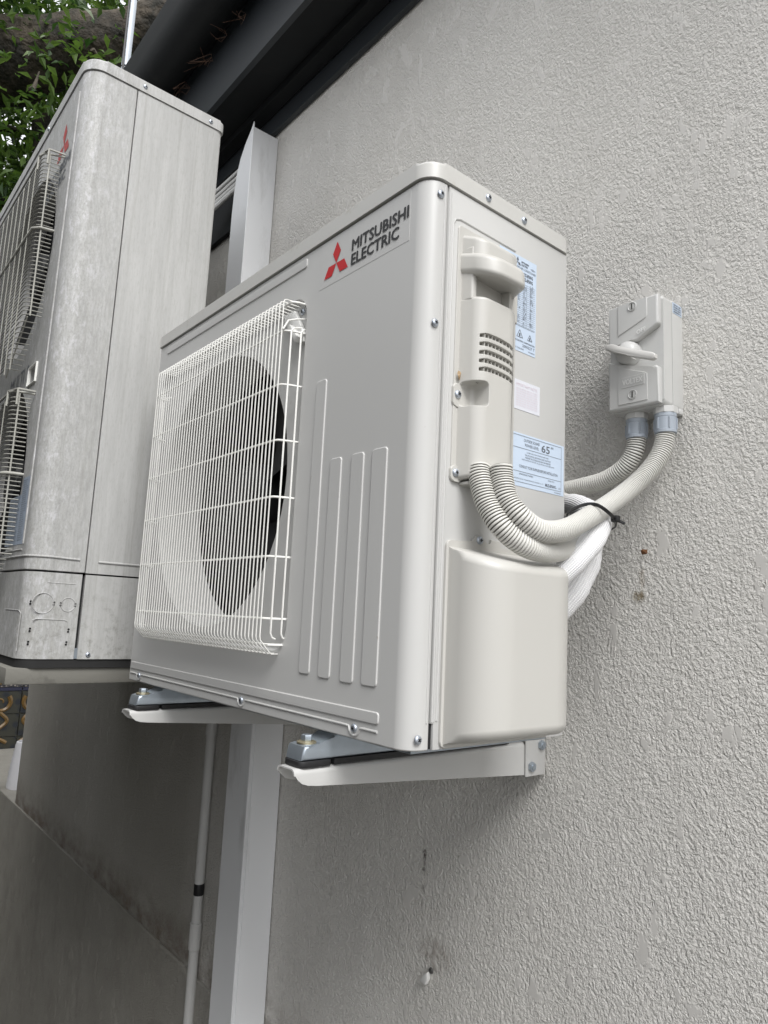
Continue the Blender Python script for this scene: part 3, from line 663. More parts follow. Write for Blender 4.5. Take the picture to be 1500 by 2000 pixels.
bm = bmesh.new(); box(bm, (-0.001, 0.0005), (-0.150, -0.0605), (0.4285, 0.4695)); note = obj('note_label', bm, M['label_white'], ac, 0)
note['label'] = 'faded white note with pink print'
bm = bmesh.new(); text_into(bm, 'IMPORTANT NOTE', (X, -0.1110, 0.4610), 0.0440, 0.0040, 'side')
for i in range(8): text_into(bm, random.choice(('CHECK THE UNIT IS FIXED LEVEL AND FIRM', 'READ THE MANUAL BEFORE ANY SERVICE', 'KEEP THE AIR INLET AND OUTLET CLEAR')), (X, -0.1110, 0.4565 - i * 0.0033), 0.0450, 0.0020, 'side')
obj('print', bm, M['pink_ink'], note, 0)
bm = bmesh.new(); box(bm, (-0.001, 0.0005), (-0.125, -0.0630), (0.2560, 0.2815)); rf = obj('refrigerant_label', bm, M['ivory'], ac, 0)
bm = bmesh.new()
for a in ((-0.123, 0.2805, -0.0640, 0.2805), (-0.0640, 0.2805, -0.0640, 0.2570), (-0.123, 0.2570, -0.0640, 0.2570)): line_into(bm, X, *a, 0.0006)
text_into(bm, 'REFRIGERANT', (X, -0.1180, 0.2730), 0.0525, 0.0050, 'side', 0.03); text_into(bm, 'R32', (X, -0.1100, 0.2600), 0.0300, 0.0080, 'side', 0.03)
obj('print', bm, M['ink'], rf, 0)

# feet under the cabinet: pressed zinc channels
def foot(xc):
    b_ = bmesh.new(); w_ = 0.019
    prof = [(-0.3130, -0.0210), (-0.3110, -0.0165), (-0.3050, -0.0150), (-0.2800, -0.0150), (-0.2690, -0.0040), (-0.2640, -0.0015), (0.030, -0.0015), (0.036, -0.0150), (0.062, -0.0150), (0.066, -0.0180), (0.068, -0.0330), (-0.3150, -0.0330)]
    prism(b_, prof, 0, xc - w_, xc + w_, 0.0038, 3)
    return obj('foot', b_, M['galv'], ac)
FX = (-0.171, -0.711)
for x in FX: foot(x)

# ================================================================== WALL BRACKETS
def bracket(xc, lab):
    t = thing('wall_bracket', lab, 'bracket', (xc, 0.16, -0.08), 'ivory steel brackets under the near air conditioner')
    h = 0.020
    # inverted channel, deeper towards the wall, with rounded nose
    b_ = bmesh.new()
    def ring(y, zt, zb, rr=0.007, k=5):
        o_ = [(xc - h, zb)] + [(xc - h + rr - rr * math.cos(a), zt - rr + rr * math.sin(a)) for a in [i * PI / 2 / k for i in range(k + 1)]]
        o_ += [(xc + h - rr + rr * math.sin(a), zt - rr + rr * math.cos(a)) for a in [i * PI / 2 / k for i in range(k + 1)]] + [(xc + h, zb)]
        i_ = [(x + (0.0018 if x < xc else -0.0018), z - (0.0018 if z > zb + 0.001 else 0)) for x, z in o_]
        return [(x, y, z) for x, z in o_], [(x, y, z) for x, z in i_]
    st = [(-0.3250, -0.0415, -0.0440), (-0.3235, -0.0415, -0.0485), (-0.3195, -0.0415, -0.0540), (-0.3130, -0.0415, -0.0590), (-0.3040, -0.0415, -0.0618), (-0.2900, -0.0415, -0.0635), (0.1180, -0.0415, -0.0915)]
    ro = []; ri = []
    for y, zt, zb in st:
        o_, i_ = ring(y, zt, min(zb, zt - 0.0075)); ro.append([b_.verts.new(p_) for p_ in o_]); ri.append([b_.verts.new(p_) for p_ in i_])
    n = len(ro[0])
    for a in range(len(st) - 1):
        for k in range(n - 1):
            b_.faces.new((ro[a][k], ro[a][k + 1], ro[a + 1][k + 1], ro[a + 1][k])); b_.faces.new((ri[a][k], ri[a + 1][k], ri[a + 1][k + 1], ri[a][k + 1]))
        for k in (0, n - 1): b_.faces.new((ro[a][k], ro[a + 1][k], ri[a + 1][k], ri[a][k]))
    for a in (0, len(st) - 1):
        for k in range(n - 1): b_.faces.new((ro[a][k], ro[a][k + 1], ri[a][k + 1], ri[a][k]))
    obj('arm', b_, M['ivory'], t)
    b_ = bmesh.new(); box(b_, (xc + 0.0205, xc + 0.0235), (0.1080, 0.1575), (-0.0935, 0.46), 0.0008); box(b_, (xc - 0.028, xc + 0.0205), (0.1545, 0.1575), (-0.0935, 0.46), 0.0008)
    obj('wall_rail', b_, M['ivory'], t)
    b_ = bmesh.new(); prism(b_, rrect(xc - 0.0205, xc + 0.0205, -0.3180, -0.2700, (0.004, 0.004, 0.010, 0.010), 4), 2, -0.0412, -0.0335, 0.0012)
    box(b_, (xc + 0.001, xc + 0.0175), (-0.300, -0.288), (-0.053, -0.0428)); obj('rubber_pad', b_, M['rubber'], t)
    b_ = bmesh.new(); box(b_, (xc - 0.020, xc + 0.020), (-0.266, 0.07), (-0.0405, -0.0335)); obj('rubber_strip', b_, M['rubber'], t, 0)
    b_ = bmesh.new(); hx = [(xc + 0.0075 * math.cos(i * PI / 3 + 0.2), -0.2965 + 0.0075 * math.sin(i * PI / 3 + 0.2)) for i in range(6)]
    prism(b_, hx, 2, -0.0120, -0.0048, 0.0006); bo = obj('bolt', b_, M['galv'], t)
    b_ = bmesh.new(); lathe(b_, [(0, -0.0150), (0.0125, -0.0150), (0.0125, -0.0132), (0.0100, -0.0120), (0, -0.0120)], (xc, -0.2965, 0), (0, 0, 1), 24); obj('washer', b_, M['brass'], bo)
    for y, z in ((0.1210, -0.0785), (0.1455, -0.0470)):
        b_ = bmesh.new(); hx = [(y + 0.0078 * math.cos(i * PI / 3 + 0.5), z + 0.0078 * math.sin(i * PI / 3 + 0.5)) for i in range(6)]
        prism(b_, hx, 0, xc + 0.0235, xc + 0.0290, 0.0008); lathe(b_, [(0.0045, 0.029), (0.0045, 0.0305), (0, 0.0305)], (xc, y, z), (1, 0, 0), 12); obj('bolt', b_, M['galv'], t)
    return t
bracket(FX[0], 'near wall bracket arm, below the grey ribbed front corner and pipe cover')
bracket(FX[1], 'far wall bracket arm, below the fan end of the clean unit')

# ================================================================== ISOLATOR SWITCH
iso = thing('isolator_switch', 'light grey weatherproof isolator switch with OFF lever on the stucco wall', 'switch', (0.0495, 0.16, 0.465))
IY = 0.0925
bm = bmesh.new(); prism(bm, rrect(0.0065, 0.0935, 0.4655, 0.6345, 0.007, 5), 1, 0.1290, 0.1598, 0.0016)
box(bm, (0.080, 0.0945), (0.146, 0.1598), (0.460, 0.47), 0.003); obj('back_box', bm, M['iso'], iso)
bm = bmesh.new()
prism(bm, rrect(0.0068, 0.0932, 0.4660, 0.6342, 0.008, 5), 1, 0.1045, 0.1282, 0.0)
bmesh.ops.bevel(bm, geom=[e for e in bm.edges if all(v.co.y < 0.105 for v in e.verts)], offset=0.0045, segments=4, profile=0.5, affect='EDGES')
up = [(0.0090, 0.6325), (0.0090, 0.5680), (0.0160, 0.5720), (0.0500, 0.5690), (0.0560, 0.5700), (0.0890, 0.5850), (0.0905, 0.5900), (0.0905, 0.6325)]
prism(bm, up[::-1], 1, IY + 0.0015, 0.1060, 0.0035, 3)
lowp = [(0.0090, 0.4680), (0.0905, 0.4680), (0.0905, 0.5200), (0.0860, 0.5240), (0.0720, 0.5215), (0.0230, 0.5395), (0.0090, 0.5470)]
prism(bm, lowp, 1, IY + 0.0015, 0.1060, 0.0035, 3)
# inset fields rimmed by a fine edge
prism(bm, [(0.0265, 0.6315), (0.0265, 0.5830), (0.0700, 0.5990), (0.0740, 0.6030), (0.0740, 0.6315)][::-1], 1, IY, IY + 0.004, 0.0009)
prism(bm, [(0.0265, 0.4740), (0.0735, 0.4740), (0.0735, 0.5140), (0.0700, 0.5165), (0.0265, 0.5340)], 1, IY, IY + 0.004, 0.0009)
prism(bm, rrect(0.0325, 0.0695, 0.4985, 0.5150, 0.001, 2), 1, IY - 0.0007, IY + 0.002, 0.0004)
isc = obj('cover', bm, M['iso'], iso, 50, True)
RL = mat('pale raised letters', (0.80, 0.80, 0.78), 0.3)
bm = bmesh.new(); text_into(bm, 'VOLTEX', (0.0350, IY - 0.0014, 0.5030), 0.0320, 0.0080, 'front', thick=0.05); obj('raised_lettering', bm, RL, isc, 0)
bm = bmesh.new(); text_into(bm, 'OFF', (0.0580, IY + 0.0004, 0.5775), 0.0150, 0.0062, 'front', thick=0.05)
bmesh.ops.rotate(bm, cent=(0.058, 0, 0.5775), matrix=Matrix.Rotation(math.radians(-12), 3, 'Y'), verts=bm.verts[:])
obj('raised_lettering', bm, RL, isc, 0)
for z in (0.6235, 0.4865):
    bm = bmesh.new(); lathe(bm, [(0.0072, IY + 0.002), (0.0072, IY - 0.0012), (0.0062, IY - 0.0016), (0.0056, IY - 0.0010), (0.0054, IY + 0.0008), (0, IY + 0.0008)], (0.0505, 0, z), (0, 1, 0), 24)
    lathe(bm, [(0.0048, IY + 0.001), (0.0046, IY - 0.0008), (0, IY - 0.0010)], (0.0505, 0, z), (0, 1, 0), 20)
    s_ = obj('cover_screw', bm, M['iso'], iso)
    bm = bmesh.new(); box(bm, (0.0495, 0.0515), (IY - 0.0014, IY), (z - 0.0042, z + 0.0042)); obj('slot', bm, M['iso_dark'], s_, 0)
bm = bmesh.new(); lathe(bm, [(0.0185, 0.1055), (0.0180, 0.0960), (0.0165, 0.0900), (0.0130, 0.0850), (0.0060, 0.0825), (0, 0.0822)], (0.0410, 0, 0.5535), (0, 1, 0), 32)
kn = obj('knob', bm, M['iso'], iso, 50)
bm = bmesh.new()
lv = [(0.0170, 0.5620), (0.0195, 0.5665), (0.0300, 0.5640), (0.0450, 0.5560), (0.0520, 0.5525), (0.0925, 0.5352), (0.0970, 0.5315), (0.0968, 0.5260), (0.0915, 0.5240), (0.0600, 0.5370), (0.0500, 0.5430), (0.0300, 0.5520), (0.0190, 0.5575)]
prism(bm, lv, 1, 0.0720, 0.0815, 0.0018, 3); prism(bm, [(0.026, 0.5620), (0.054, 0.5480), (0.054, 0.5400), (0.026, 0.5540)], 1, 0.0800, 0.098, 0.001)
obj('lever', bm, mat('pale lever plastic', (0.60, 0.59, 0.565), 0.32), kn, 50)
bm = bmesh.new(); box(bm, (0.0925, 0.0940), (0.1310, 0.1570), (0.6130, 0.6295)); il = obj('type_label', bm, M['label_blue'], iso, 0)
bm = bmesh.new()
for i in range(4): text_into(bm, ('WP220  20A', '2P 240V IP66', 'AC22 10kW', 'AS60947.3')[i], (0.0944, 0.1325, 0.6250 - i * 0.0035), 0.0215, 0.0022, 'side', 0.03)
obj('print', bm, M['ink'], il, 0)
for x in (0.0370, 0.0830):
    bm = bmesh.new(); hx = [(x + 0.0170 * math.cos(i * PI / 4 + .4), 0.1260 + 0.0170 * math.sin(i * PI / 4 + .4)) for i in range(8)]
    prism(bm, hx, 2, 0.4570, 0.4665, 0.0006); nut = obj('gland', bm, M['iso'], iso, 20)
    bm = bmesh.new(); lathe(bm, [(0.0155, 0.4572), (0.0155, 0.4520), (0.0150, 0.4515), (0.0150, 0.4330), (0.0156, 0.4325), (0.0156, 0.4285), (0.0145, 0.4280), (0, 0.4280)], (x, 0.1260, 0), (0, 0, 1), 28)
    for i in range(6):
        a = i * PI / 3 + 0.3; cx, cy = x + 0.0152 * math.cos(a), 0.1260 + 0.0152 * math.sin(a); box(bm, (cx - 0.0012, cx + 0.0012), (cy - 0.0012, cy + 0.0012), (0.4335, 0.4500))
    obj('collar', bm, M['gland'], nut, 40)

# ================================================================== CONDUITS AND PIPES
def conduit(pts, lab, r=0.0134, pitch=0.0036):
    q = spline(pts, 0.001); 
    # resample by arc length
    cum = [0.0]
    for a, b in zip(q, q[1:]): cum.append(cum[-1] + (b - a).length)
    total = cum[-1]; P_ = []; RR = []; k = 0
    N = int(total / pitch)
    offs = ((0.0, -0.0020), (0.22, -0.0020), (0.30, -0.0002), (0.44, 0.0003), (0.74, 0.0003), (0.90, -0.0002))
    for i in range(N):
        for f, dr in offs:
            s = (i + f) * pitch
            while k < len(cum) - 2 and cum[k + 1] < s: k += 1
            t = (s - cum[k]) / max(1e-9, cum[k + 1] - cum[k]); P_.append(q[k].lerp(q[k + 1], min(1, t))); RR.append(r + dr)
    b_ = bmesh.new(); tube(b_, P_, RR, 20, groove=6)
    o = obj('corrugated_conduit', b_, [M['grey_conduit'], M['groove']], None, 40)
    return tag(o, lab, 'conduit', 'grey corrugated conduits')
conduit([(0.022, -0.203, 0.330), (0.0267, -0.205, 0.3141), (0.0391, -0.205, 0.282), (0.0571, -0.195, 0.2517), (0.0667, -0.160, 0.2339), (0.0550, -0.095, 0.2364), (0.0351, -0.020, 0.2547), (0.0138, 0.035, 0.2804), (-0.0151, 0.075, 0.3069), (-0.0543, 0.100, 0.3294), (-0.10, 0.108, 0.350), (-0.17, 0.11, 0.37)],
        'lower grey corrugated conduit looping under the side cover and back behind the unit')
conduit([(0.046, -0.190, 0.330), (0.048, -0.190, 0.313), (0.056, -0.190, 0.288), (0.070, -0.180, 0.266), (0.077, -0.152, 0.254), (0.0772, -0.105, 0.2614), (0.0700, -0.035, 0.2900), (0.0640, 0.025, 0.3180), (0.0640, 0.068, 0.3430), (0.0715, 0.102, 0.3725), (0.0790, 0.120, 0.4000), (0.0822, 0.126, 0.4264), (0.0830, 0.126, 0.4450)],
        'grey corrugated conduit sweeping from the side cover up to the right gland of the switch')
conduit([(0.037, 0.126, 0.445), (0.037, 0.126, 0.430), (0.033, 0.124, 0.406), (0.016, 0.123, 0.385), (-0.016, 0.123, 0.371), (-0.051, 0.122, 0.366), (-0.090, 0.122, 0.363), (-0.16, 0.122, 0.361)],
        'short grey corrugated conduit from the left gland of the switch curving behind the unit')
def sleeve(pts, rs, lab, flat=1.0):
    q = spline(pts, 0.006); n = len(q); out_ = []
    for i in range(n):
        t = i / (n - 1) * (len(rs) - 1); k = min(int(t), len(rs) - 2); r_ = rs[k] + (rs[k + 1] - rs[k]) * (t - k)
        out_.append(r_ * (1 + 0.03 * math.sin(i * 0.9) + 0.02 * math.sin(i * 2.3)))
    b_ = bmesh.new(); tube(b_, q, out_, 28, flat=flat, uv=True)
    return tag(obj('pipe_sleeve', b_, M['knit'], None, 70), lab, 'pipe', 'white sleeved refrigerant pipes')
sleeve([(0.0208, -0.080, 0.1844), (0.0407, -0.075, 0.2029), (0.0555, -0.058, 0.2255), (0.0631, -0.038, 0.2475), (0.0604, -0.012, 0.2706), (0.0410, 0.020, 0.2911), (0.0036, 0.055, 0.3104), (-0.0422, 0.080, 0.3295), (-0.12, 0.095, 0.342)],
       [0.0150, 0.0155, 0.0155, 0.0160, 0.0165, 0.0160, 0.0150, 0.0150], 'upper white knitted pipe sleeve bending round beneath the black cable tie')
sleeve([(-0.030, -0.045, 0.120), (-0.008, -0.022, 0.158), (0.0045, 0.000, 0.186), (0.0085, 0.022, 0.216), (0.0060, 0.042, 0.244), (-0.006, 0.062, 0.268), (-0.035, 0.085, 0.292), (-0.11, 0.105, 0.305)],
       [0.018, 0.021, 0.0225, 0.022, 0.019, 0.016, 0.015], 'lower white knitted pipe sleeve bulging beside the stucco wall')
# cable tie round the bundle
bm = bmesh.new()
tie = spline([(-0.0156, 0.030, 0.2982), (0.0041, 0.000, 0.3001), (0.0282, -0.020, 0.3025), (0.0619, -0.040, 0.3029), (0.0834, -0.046, 0.2987), (0.0900, -0.034, 0.2910), (0.0780, 0.000, 0.2870), (0.0540, 0.040, 0.2830), (0.0200, 0.068, 0.2850), (-0.010, 0.060, 0.292), (-0.0156, 0.030, 0.2982)], 0.004)
tube(bm, tie, 0.0023, 8, flat=0.5)
box(bm, (0.074, 0.084), (-0.004, 0.006), (0.283, 0.292), 0.002); tube(bm, [(0.079, 0.001, 0.287), (0.087, 0.010, 0.282)], 0.002, 6)
tag(obj('cable_tie', bm, M['black'], None), 'black plastic cable tie round the conduit and white pipe sleeve', 'cable tie')

bm = bmesh.new(); box(bm, (-3.32, -1.292), (0.1425, 0.158), (1.395, 1.575), 0.002)  # added black board, stands in for deep shade on the wall
tag(obj('dark_shade_board', bm, M['roof'], None), 'black board added as painted shade on the wall behind the tall unit, left of the cut top duct', 'board')
# lower duct, upper duct, pvc conduit on the wall
bm = bmesh.new(); prism(bm, [(-1.046, 0.072), (-0.945, 0.072), (-0.941, 0.076), (-0.941, 0.158), (-1.046, 0.158)], 2, -2.05, 0.06, 0.0)
tube(bm, [(-0.9425, 0.0735, -2.04), (-0.9425, 0.0735, 0.055)], 0.0022, 8); box(bm, (-0.9405, -0.9385), (0.080, 0.157), (-2.049, 0.058))
tag(obj('square_duct', bm, M['duct'], None), 'white square steel duct running down the wall below the clean unit', 'duct')
bm = bmesh.new()
prism(bm, [(-1.290, 0.70), (-1.192, 0.70), (-1.192, 1.618), (-1.2030, 1.600), (-1.236, 1.566), (-1.262, 1.528), (-1.278, 1.485), (-1.286, 1.43), (-1.290, 1.36)], 1, 0.0715, 0.0735)
box(bm, (-1.1935, -1.1915), (0.0745, 0.158), (0.70, 1.600)); tube(bm, [(-1.192, 0.0725, 0.70), (-1.192, 0.0725, 1.612)], 0.0022, 8)
box(bm, (-1.290, -1.288), (0.0745, 0.158), (0.70, 1.38))
tag(obj('cut_top_duct', bm, M['duct'], None), 'white steel duct with curved cut top between the two units', 'duct')
bm = bmesh.new(); tube(bm, [(-1.290, 0.144, -2.05), (-1.290, 0.144, 0.05)], 0.0135, 16); pv = tag(obj('pvc_conduit', bm, M['pvc'], None), 'thin grey pvc conduit with a black tape band left of the white duct', 'conduit')
bm = bmesh.new(); lathe(bm, [(0.0165, -0.205), (0.0165, -0.165), (0.0158, -0.163), (0.0158, -0.12)], (-1.290, 0.144, 0), (0, 0, 1), 20); obj('coupling', bm, M['pvc'], pv)
bm = bmesh.new(); lathe(bm, [(0.0135, -0.698), (0.0165, -0.700), (0.0165, -0.765), (0.0135, -0.768)], (-1.290, 0.144, 0), (0, 0, 1), 20); obj('coupling', bm, M['pvc'], pv)
bm = bmesh.new(); lathe(bm, [(0.0135, -0.598), (0.0142, -0.600), (0.0142, -0.626), (0.0135, -0.628)], (-1.290, 0.144, 0), (0, 0, 1), 20); obj('tape_band', bm, M['black'], pv)
for i, dz in enumerate((0.0, -0.022, -0.040, -0.058)):
    bm = bmesh.new(); q = spline([(-1.70, -0.05, 1.36 + dz), (-1.60, 0.03, 1.44 + dz), (-1.46, 0.09, 1.52 + dz), (-1.36, 0.108, 1.545 + dz), (-1.26, 0.11, 1.545 + dz), (-1.22, 0.115, 1.50 + dz)], 0.02); tube(bm, q, 0.0055 if i < 3 else 0.008, 8)
    tag(obj('cable', bm, M['cable'], None), ['topmost white cable arching into the cut top duct', 'second white cable from the top entering the cut top duct', 'third white cable from the top entering the cut top duct', 'lowest and thickest white cable entering the cut top duct'][i], 'cable', 'white cables between the tall unit and the duct')

# ================================================================== TALL OLD AIR CONDITIONER
X2, Y2, YB, Z0, Z1 = -0.954, -0.461, -0.130, 0.028, 1.366
u2 = thing('air_conditioner', 'tall weathered grey outdoor unit with two fan guards on the concrete ledge', 'air conditioner', (-1.48, -0.30, 0.028))
XL = -2.004; R2 = 0.040
def corner(r=R2, off=0.0, n=9): return [(X2 + off - r + r * math.sin(t), Y2 - off + r - r * math.cos(t)) for t in [i * PI / 2 / n for i in range(n + 1)]]
# upper front casing wraps the corner up to the seam
prof = [(XL, -0.40), (XL, Y2 + 0.006), (XL + 0.006, Y2)] + corner() + [(X2, -0.3495), (X2 - 0.02, -0.3495), (X2 - 0.02, -0.40)]
bm = bmesh.new(); prism(bm, prof, 2, 0.208, 1.341)
# fan openings and hand recess
cu = []
for zc in (0.98, 0.43):
    c_ = bmesh.new(); lathe(c_, [(0, -0.50), (0.232, -0.50), (0.232, -0.38), (0, -0.38)], (-1.320, 0, zc), (0, 1, 0), 48); cu.append(c_)
c_ = bmesh.new(); box(c_, (-1.152, -1.082), (-0.49, -0.43), (0.632, 0.674)); cu.append(c_)
bm = boolean(bm, cu, 0.0016)
tube(bm, spline([(-1.0100, Y2, 0.262), (-1.0070, Y2, 0.60), (-1.0000, Y2, 1.30)], 0.1), 0.0028, 8)
p = [(-1.9, Y2, 0.236), (-1.06, Y2, 0.236)] + [(x, y, 0.236) for x, y in corner()] + [(X2, -0.362, 0.2345)]
tube(bm, p, 0.0026, 8); tube(bm, [(-1.9, Y2, 0.250), (-1.015, Y2, 0.250)], 0.0018, 8)
u2f = obj('front_casing', bm, M['old'], u2, 50, True)
bm = bmesh.new(); box(bm, (-1.150, -1.084), (-0.4315, -0.4295), (0.634, 0.672)); obj('hand_recess', bm, M['vent_dark'], u2, 0)
bm = bmesh.new()
for a in ((-1.153, -1.081, 0.6305, 0.6325), (-1.153, -1.081, 0.6745, 0.6765), (-1.153, -1.151, 0.6325, 0.6745), (-1.083, -1.081, 0.6325, 0.6745)): box(bm, a[:2], (Y2 - 0.004, Y2 + 0.003), a[2:])
obj('recess_rim', bm, M['wire'], u2, 0)
bm = bmesh.new(); box(bm, (XL, X2 - 0.0205), (-0.399, -0.395), (0.21, 1.34)); 
obj('inner_plate', bm, M['dark_in'], u2, 0)
# side casing
bm = bmesh.new(); prism(bm, [(X2 - 0.02, -0.3475), (X2, -0.3475), (X2, YB - 0.014), (X2 - 0.004, YB - 0.004), (X2 - 0.014, YB), (X2 - 0.02, YB)], 2, 0.208, 1.341)
tube(bm, [(X2, -0.324, 0.2330), (X2, -0.16, 0.2330)], 0.0026, 8)
obj('side_casing', bm, M['old'], u2, 35)
bm = bmesh.new(); prism(bm, [(X2 - 0.02, -0.3465), (X2, -0.3465), (X2, YB - 0.014), (X2 - 0.004, YB - 0.004), (X2 - 0.014, YB), (X2 - 0.02, YB)], 2, 0.030, 0.2045); obj('lower_side_casing', bm, M['old'], u2, 35)
# lower front corner cover with knock-outs
bm = bmesh.new(); prism(bm, [(XL, -0.40), (XL, Y2 + 0.001)] + [(x - 0.001, y + 0.001) for x, y in corner()] + [(X2 - 0.001, -0.3530), (X2 - 0.02, -0.3530), (X2 - 0.02, -0.40)], 2, 0.030, 0.2045)
xk = X2 - 0.001
for (cy, cz, r) in ((-0.4240, 0.1415, 0.0205), (-0.3755, 0.1405, 0.0140)):
    tube(bm, [(xk, cy + r * math.cos(t), cz + r * math.sin(t)) for t in [i * 2 * PI / 32 for i in range(33)]], 0.0011, 6)
p = [(xk, -0.4480, 0.060), (xk, -0.4440, 0.100), (xk, -0.4400, 0.1070), (xk, -0.4330, 0.1100), (xk, -0.3790, 0.1090), (xk, -0.3730, 0.1060), (xk, -0.3705, 0.0990), (xk, -0.3700, 0.060)]
tube(bm, p[2:6], 0.0012, 6); tube(bm, [(xk, -0.42, 0.184), (xk, -0.365, 0.1835)], 0.0009, 6)
tube(bm, [(-0.972, Y2 + 0.002, 0.045), (-0.972, Y2 + 0.002, 0.12), (-0.985, Y2 + 0.001, 0.125), (-1.1, Y2 + 0.001, 0.125)], 0.0010, 6)
cov2 = obj('lower_front_cover', bm, M['old'], u2, 35)
bm = bmesh.new(); lathe(bm, [(0.0021, -0.002), (0.0021, 0.0008), (0, 0.0008)], (0, 0, 0), (1, 0, 0), 10); SLOT = mesh_of('knockout_slot', bm, M['dark_in'], 0)
for y, z in ((-0.4450, 0.1440), (-0.4455, 0.1390), (-0.4030, 0.1440), (-0.4035, 0.1390), (-0.3895, 0.1435), (-0.3900, 0.1385), (-0.3612, 0.1430), (-0.3616, 0.1380), (-0.4410, 0.0900), (-0.4413, 0.0850), (-0.4415, 0.0640), (-0.4418, 0.0590), (-0.3690, 0.0905), (-0.3695, 0.0855), (-0.3705, 0.0645), (-0.3710, 0.0595)):
    dy = max(0.0, (Y2 + R2) - y); dx = R2 - math.sqrt(max(0.0, R2 * R2 - dy * dy))
    inst('knockout_slot', SLOT, cov2, (xk - dx, y, z), (0, 0, -math.asin(min(1, dy / R2))))
bm = bmesh.new(); box(bm, (X2 - 0.012, X2 - 0.008), (-0.365, -0.335), (0.032, 1.338)); box(bm, (X2 - 0.012, X2 - 0.008), (-0.42, YB - 0.01), (0.200, 0.212)); obj('seam_strip', bm, M['dark_in'], u2, 0)
bm = bmesh.new(); box(bm, (X2 - 0.010, X2 - 0.0006), (-0.3528, -0.3467), (0.031, 0.052)); obj('corner_tab', bm, M['galv'], u2)
bm = bmesh.new(); box(bm, (XL, X2 - 0.021), (YB - 0.01, YB), (0.03, 1.34)); obj('back_coil', bm, M['dark_in'], u2)
bm = bmesh.new(); box(bm, (XL, XL + 0.002), (-0.3985, YB - 0.011), (0.03, 1.34)); obj('side_casing', bm, M['old'], u2)
# lid and base
bm = bmesh.new(); prism(bm, rrect(XL - 0.003, X2 + 0.003, Y2 - 0.003, YB + 0.003, (0.014, 0.014, 0.042, 0.042), 8), 2, 1.3425, Z1 + 0.004, 0.0)
bmesh.ops.bevel(bm, geom=[e for e in bm.edges if all(v.co.z > 1.368 for v in e.verts)], offset=0.006, segments=3, profile=0.5, affect='EDGES')
lid2 = obj('lid', bm, M['old'], u2, 50, True)
screws(lid2, [(X2 + 0.003, -0.334, 1.3560), (X2 + 0.003, -0.166, 1.3540)]); screws(u2, [(X2, -0.3250, 0.0390)])
screws(lid2, [(-1.27, Y2 - 0.003, 1.353)], True)
bm = bmesh.new(); prism(bm, rrect(XL + 0.002, X2 - 0.003, Y2 + 0.004, YB - 0.002, 0.036, 6), 2, 0.0125, 0.0290); obj('base', bm, M['gap'], u2)
# faded badge, rating label
bm = bmesh.new(); obj('emblem', emblem(-1.0930, 1.2150, 0.0560, lambda a, b: (a, Y2 - 0.0008, b)), M['faded_red'], u2, 0); bm.free()
bm = bmesh.new(); text_into(bm, 'MITSUBISHI', (-1.205, Y2 - 0.0008, 1.143), 0.185, 0.025, 'front', 0.02); text_into(bm, 'ELECTRIC', (-1.205, Y2 - 0.0008, 1.109), 0.158, 0.025, 'front', 0.02); obj('lettering', bm, M['faded_ink'], u2, 0)
bm = bmesh.new(); text_into(bm, 'MULTI S', (-1.340, Y2 - 0.0008, 0.650), 0.180, 0.040, 'front', 0.0); obj('lettering', bm, M['faded_ink'], u2, 0)
bm = bmesh.new(); box(bm, (-1.075, -1.020), (Y2 - 0.0005, Y2 + 0.001), (0.262, 0.408)); box(bm, (-1.180, -1.0755), (Y2 - 0.0005, Y2 + 0.001), (0.262, 0.372)); rl = obj('rating_label', bm, mat('dull blue label', (0.30, 0.36, 0.45), 0.4, var=0.1, vscale=30), u2, 0)
bm = bmesh.new()
for i in range(28):
    z = 0.400 - i * 0.0048
    for a in ((-1.070, 0.045), (-1.176, 0.045), (-1.128, 0.045)):
        if a[0] > -1.075 or z < 0.366: text_into(bm, random.choice(('POWER SUPPLY', 'RATED INPUT kW', 'REFRIGERANT R410A', 'MAX CURRENT 26 A', 'SERIAL NO')), (a[0], Y2 - 0.0009, z), a[1] * random.uniform(0.6, 1), 0.0026, 'front')
obj('print', bm, M['ink'], rl, 0)
